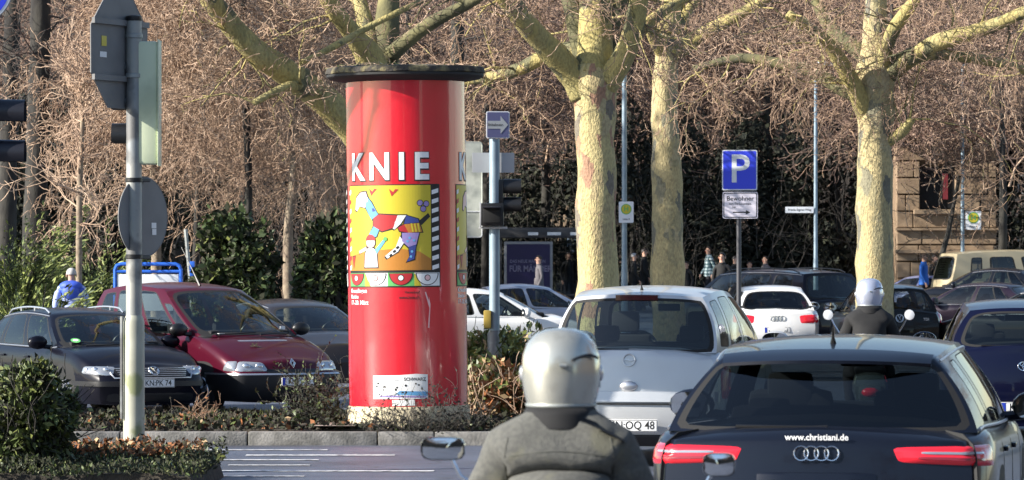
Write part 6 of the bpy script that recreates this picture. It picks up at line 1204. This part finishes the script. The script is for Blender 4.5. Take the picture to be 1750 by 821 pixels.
# ------------------------------------------------------------------ scooter riders, seen from behind
def rider(label, slabel, loc, yaw, jacket, helm, mirror_shape, big=1.0, vis=True):
    root_sc = thing('motor_scooter', slabel, 'scooter', loc, yaw, 'motor scooters in the queue')
    M4 = Matrix.Translation(loc) @ Matrix.Rotation(yaw, 4, 'Z')
    J = []; E = []
    def j(p, r, par=None):
        J.append((Vector(p), r)); i = len(J)-1
        if par is not None: E.append((par, i))
        return i
    g = big
    pel = j((0, -.05, .86), (.185, .15)); wa = j((0, -.06, 1.02), (.185*g, .15)); E.append((pel, wa)); ch = j((0, -.02, 1.17), (.195*g, .155), wa); sh = j((0, .03, 1.315), (.135*g, .11), ch); nk = j((0, .07, 1.41), .07, sh); h1 = j((0, .09, 1.47), .075, nk); j((0, .10, 1.56), (.085, .10), h1)
    for sx in (1, -1):
        s0 = j((sx*.178*g, .04, 1.255), .088*g, sh); e = j((sx*.285*g, .13, 1.02), .074*g, s0); w = j((sx*.34, .44, 1.01), .05, e); hd = j((sx*.34, .53, 1.02), (.03, .045), w)
        for q in range(4): j((sx*(.31+.022*q), .605-.006*q, 1.005), .0105, hd)
        j((sx*.285, .55, 1.0), .012, hd)
        hp = j((sx*.12, .02, .80), .105, pel); kn = j((sx*.19, .46, .76), .078, hp); an = j((sx*.17, .42, .30), .055, kn); j((sx*.18, .58, .255), (.045, .035), an)
    me = skin_body(J, E, 0, 3 if vis else 2)
    for m in (jacket, 'trousers', 'blackcloth', 'skin'): me.materials.append(MT[m])
    for p in me.polygons:
        c = p.center; p.material_index = 3 if c.z > 1.44 else (2 if (c.y > .47 and c.z > .9) or c.z < .33 else (0 if c.z > .84 and (c.z > .93 or c.y < .15) else 1)); p.use_smooth = True
    for vv in me.vertices: vv.co += Vector((noise.noise(vv.co*9), noise.noise(vv.co*9+Vector((5, 0, 0))), noise.noise(vv.co*8+Vector((0, 5, 0)))))*.008*(1 if vv.co.z > .85 else .2)+Vector((0, -1, 0))*(.011*noise.noise(Vector((vv.co.x*7+vv.co.z*5, vv.co.y*4, vv.co.z*22-vv.co.x*9)))+.003*noise.noise(vv.co*40))*(1 if 1.36 > vv.co.z > .85 else 0)
    o = bpy.data.objects.new('person', me); COL.objects.link(o); o.matrix_world = M4 @ Matrix.Scale(1 if vis else 1.045, 4); root_sc.scale = (1 if vis else 1.045,)*3; tag(o, label, 'person', 'scooter riders in the queue')
    # jacket collar and yoke
    b = MB(); b.lathe([(.14, 1.33), (.13, 1.375), (.118, 1.40), (.10, 1.39)], 28, (0, .06, 0), close=False); b.build('collar', ['blackcloth'], o, 180)
    if vis:
        b = MB(); b.grid(lambda u, v: Vector((.075+.15*u*g, -.100+.055*u+.10*v*u, 1.362-.06*u-.012*u*u+.012*v)), [i/6 for i in range(7)], [-.5, 0, .5, 1]); b.build('shoulder_tab', ['blackcloth'], o)
        bv = BVHTree.FromPolygons([v.co for v in me.vertices], [tuple(p.vertices) for p in me.polygons])
        def back(x, z): h = bv.ray_cast(Vector((x, -2, z)), Vector((0, 1, 0))); return h[0] if h[0] else Vector((x, 0, z))
        b = MB(); b.tube([back(-.2+.04*i, 1.235+.02*math.cos((-.2+.04*i)*9)) for i in range(11)], .0025, 5); b.build('jacket_seam', ['jacketseam'], o)
        for sx in (1, -1): b = MB(); b.tube([back(sx*(.175+.012*math.sin(i*.5)), 1.30-.032*i)+Vector((0, -.001, 0)) for i in range(9)], .0025, 5); b.build('jacket_seam', ['jacketseam'], o)
    # helmet
    hc = Vector((0, .085, 1.525)); b = MB(); n = 36; rows = []
    prof = [(.0, .148), (.05, .143), (.09, .126), (.118, .093), (.132, .05), (.136, .0), (.134, -.04), (.127, -.08), (.117, -.115), (.106, -.142)]
    V = []
    for r_, z in prof:
        for k in range(n):
            a = 2*math.pi*k/n; fy = 1.12 if math.sin(a) > 0 else 1.06; cut = .035*max(0, math.sin(a))*(1 if z < -.06 else 0); V.append(hc+Vector((r_*math.cos(a), r_*fy*math.sin(a), z+cut-.012*max(0, -math.sin(a))*(z < -.12))))
    b.add(V, [(i*n+k, i*n+(k+1) % n, (i+1)*n+(k+1) % n, (i+1)*n+k) for i in range(len(prof)-1) for k in range(n)]); he = b.build('helmet', [helm], o, 60, weld=.001)
    b = MB(); b.tube([hc+Vector((.1075*math.cos(2*math.pi*k/36), .107*1.07*math.sin(2*math.pi*k/36), -.142+.03*max(0, math.sin(2*math.pi*k/36)))) for k in range(37)], .010, 8, caps=False); b.lathe([(.110, -.13), (.095, -.155), (.06, -.15)], 28, tuple(hc)); b.build('neck_roll', ['blackcloth'], he, 60)
    b = MB(); b.grid(lambda a, z: hc+Vector((.139*math.cos(R(a)), .139*1.12*math.sin(R(a)), z)), [15+7.5*i for i in range(21)], [-.06, -.02, .02, .05]); b.build('visor', ['glassdark'], he, 60)
    for sx in (1, -1): b = MB(); b.ball(hc+Vector((sx*.134, .03, -.01)), (.012, .028, .028), 12); b.build('visor_hinge', ['silver'], he)
    b = MB(); b.tube([hc+Vector((.1175*math.cos(2*math.pi*k/36), .1175*1.07*math.sin(2*math.pi*k/36), -.118+.03*max(0, math.sin(2*math.pi*k/36)))) for k in range(37)], .006, 6, caps=False); b.build('edge_trim', ['galv'], he, 60)
    b = MB(); b.tube([hc+Vector((.0, -.1475, .02)), hc+Vector((.025, -.146, .02))], .006, 6); b.build('vent', ['galv'], he)
    b = MB(); b.tube([hc+Vector((.148*math.sin(R(a)), -.151*math.cos(R(a))*.97, .035+.02*math.sin(R((a-15)*3.4)))) for a in range(18, 66, 6)], .0055, 5); b.build('seam', ['darktrim'], he)  # thin dark arc curving round the back of the shell
    # scooter
    P_ = root_sc; sp = ['scooterpaint']
    b = MB(); b.box((0, -.28, .62), (.34, .72, .30), 0, .12); b.box((0, -.55, .56), (.24, .34, .2), 0, .08); b.build('body', sp, P_, 50)
    MB().box((0, -.15, .79), (.30, .70, .10), 0, .045).build('saddle', ['blackplastic'], P_)
    MB().box((0, .32, .30), (.34, .55, .07), 0, .03).build('footboard', ['blackplastic'], P_)
    b = MB(); b.grid(lambda u, z: (u*.24*(1-.25*abs(z-.5)), .66+.05*(1-u*u)+(.0-.12*(z)), .28+.62*z), [i/5-1 for i in range(11)], [i/8 for i in range(9)]); b.build('leg_shield', sp, P_)
    b = MB(); b.tube([(0, .74, .30), (0, .60, .96)], [.035, .03], 10); b.tube([(-.36, .56, 1.03), (-.2, .62, 1.03), (0, .63, .99), (.2, .62, 1.03), (.36, .56, 1.03)], .016, 8); b.build('handlebar', ['blackplastic'], P_)
    MB().box((0, .66, 1.0), (.22, .14, .12), 0, .05).build('instrument_cowl', sp, P_)
    for yw in (.86, -.52):
        b = MB(); b.lathe([(.12, .05), (.20, .06), (.235, .03), (.235, -.03), (.20, -.06), (.12, -.05)], 26, (0, yw, .235), 0, 'X'); w_ = b.build('wheel', ['tyre'], P_); b = MB(); b.lathe([(.135, .05), (.05, .06), (.05, -.06), (.135, -.05)], 20, (0, yw, .235), 0, 'X'); b.build('rim', ['rim'], w_)
    b = MB(); b.grid(lambda a, x: (x*.075, .86+.265*math.cos(R(a)), .235+.265*math.sin(R(a))), [20+13*i for i in range(11)], [-1, -.5, 0, .5, 1]); b.build('mudguard', sp, P_)
    MB().ball((0, -.70, .58), (.09, .04, .05), 12).build('tail_light', ['lamp_red'], P_)
    T_ = Matrix((Vector((1, 0, 0)), Vector((0, -1, 0)), Vector((0, 0, 1)))).transposed().to_4x4()
    number_plate(P_, 'KN', (0, -.76, .42), (1, 0, 0), (0, 0, 1), (0, -1, 0), w=.24, eu=False)
    for sx in (1, -1):
        mw, mh, mx, mz = mirror_shape[:4]
        if sx > 0 and vis: mx += .10; mz -= .055; mw *= .72
        st = MB(); st.tube([(sx*.24, .60, 1.05), (sx*(mx-.06), .61, mz-.10), (sx*(mx-.02), .60, mz-.02)], .008, 6); mo = st.build('mirror_stem', ['chrome'], P_)
        c = Vector((sx*mx, .58, mz)); b = MB(); e_ = 4 if vis else 2
        rim_ = [(x*mw/2, y*mh/2) for x, y in perim(24, e_)]
        b.add([c+Vector((x, -.018, y)) for x, y in rim_]+[c+Vector((x*1.03, .0, y*1.03)) for x, y in rim_]+[c+Vector((x*.6, .04, y*.6)) for x, y in rim_]+[c+Vector((0, .05, 0))], [(i*24+k, i*24+(k+1) % 24, (i+1)*24+(k+1) % 24, (i+1)*24+k) for i in range(2) for k in range(24)]+[(48+k, 48+(k+1) % 24, 72) for k in range(24)]); m_ = b.build('mirror', ['chrome' if vis else 'whitesign'], P_)
        b = MB(); dome = lambda t: [c+Vector((x*.93*t, -.0165-.005*(1-t*t), y*.93*t)) for x, y in rim_]; V_ = [p_ for t in (1, .75, .5, .25) for p_ in dome(t)]+[c+Vector((0, -.0215, 0))]; b.add(V_, [(i_*24+k, i_*24+(k+1) % 24, (i_+1)*24+(k+1) % 24, (i_+1)*24+k) for i_ in range(3) for k in range(24)]+[(72+k, 72+(k+1) % 24, 96) for k in range(24)]); b.build('mirror_glass', ['mirror' if vis else 'whitesign'], m_)
    return o
s = 500; lz = 0.0
rider('rider in a grey-green loden jacket and a big silver helmet seen from behind', 'scooter with chrome mirrors under the silver-helmeted rider', (px2x(957, s), F/s-.0, -.02), R(-3), 'jacket', 'helmet', (.155, .082, .44, 1.235), 1.04)
rider('rider all in black with a pale blue helmet beyond the dark blue-grey estate car', 'scooter with pale round mirrors ahead of the dark blue-grey estate car', (px2x(1486, 168), F/168, -.02), R(-4), 'blackcloth', 'helmet2', (.10, .105, .40, 1.31), .95, False)
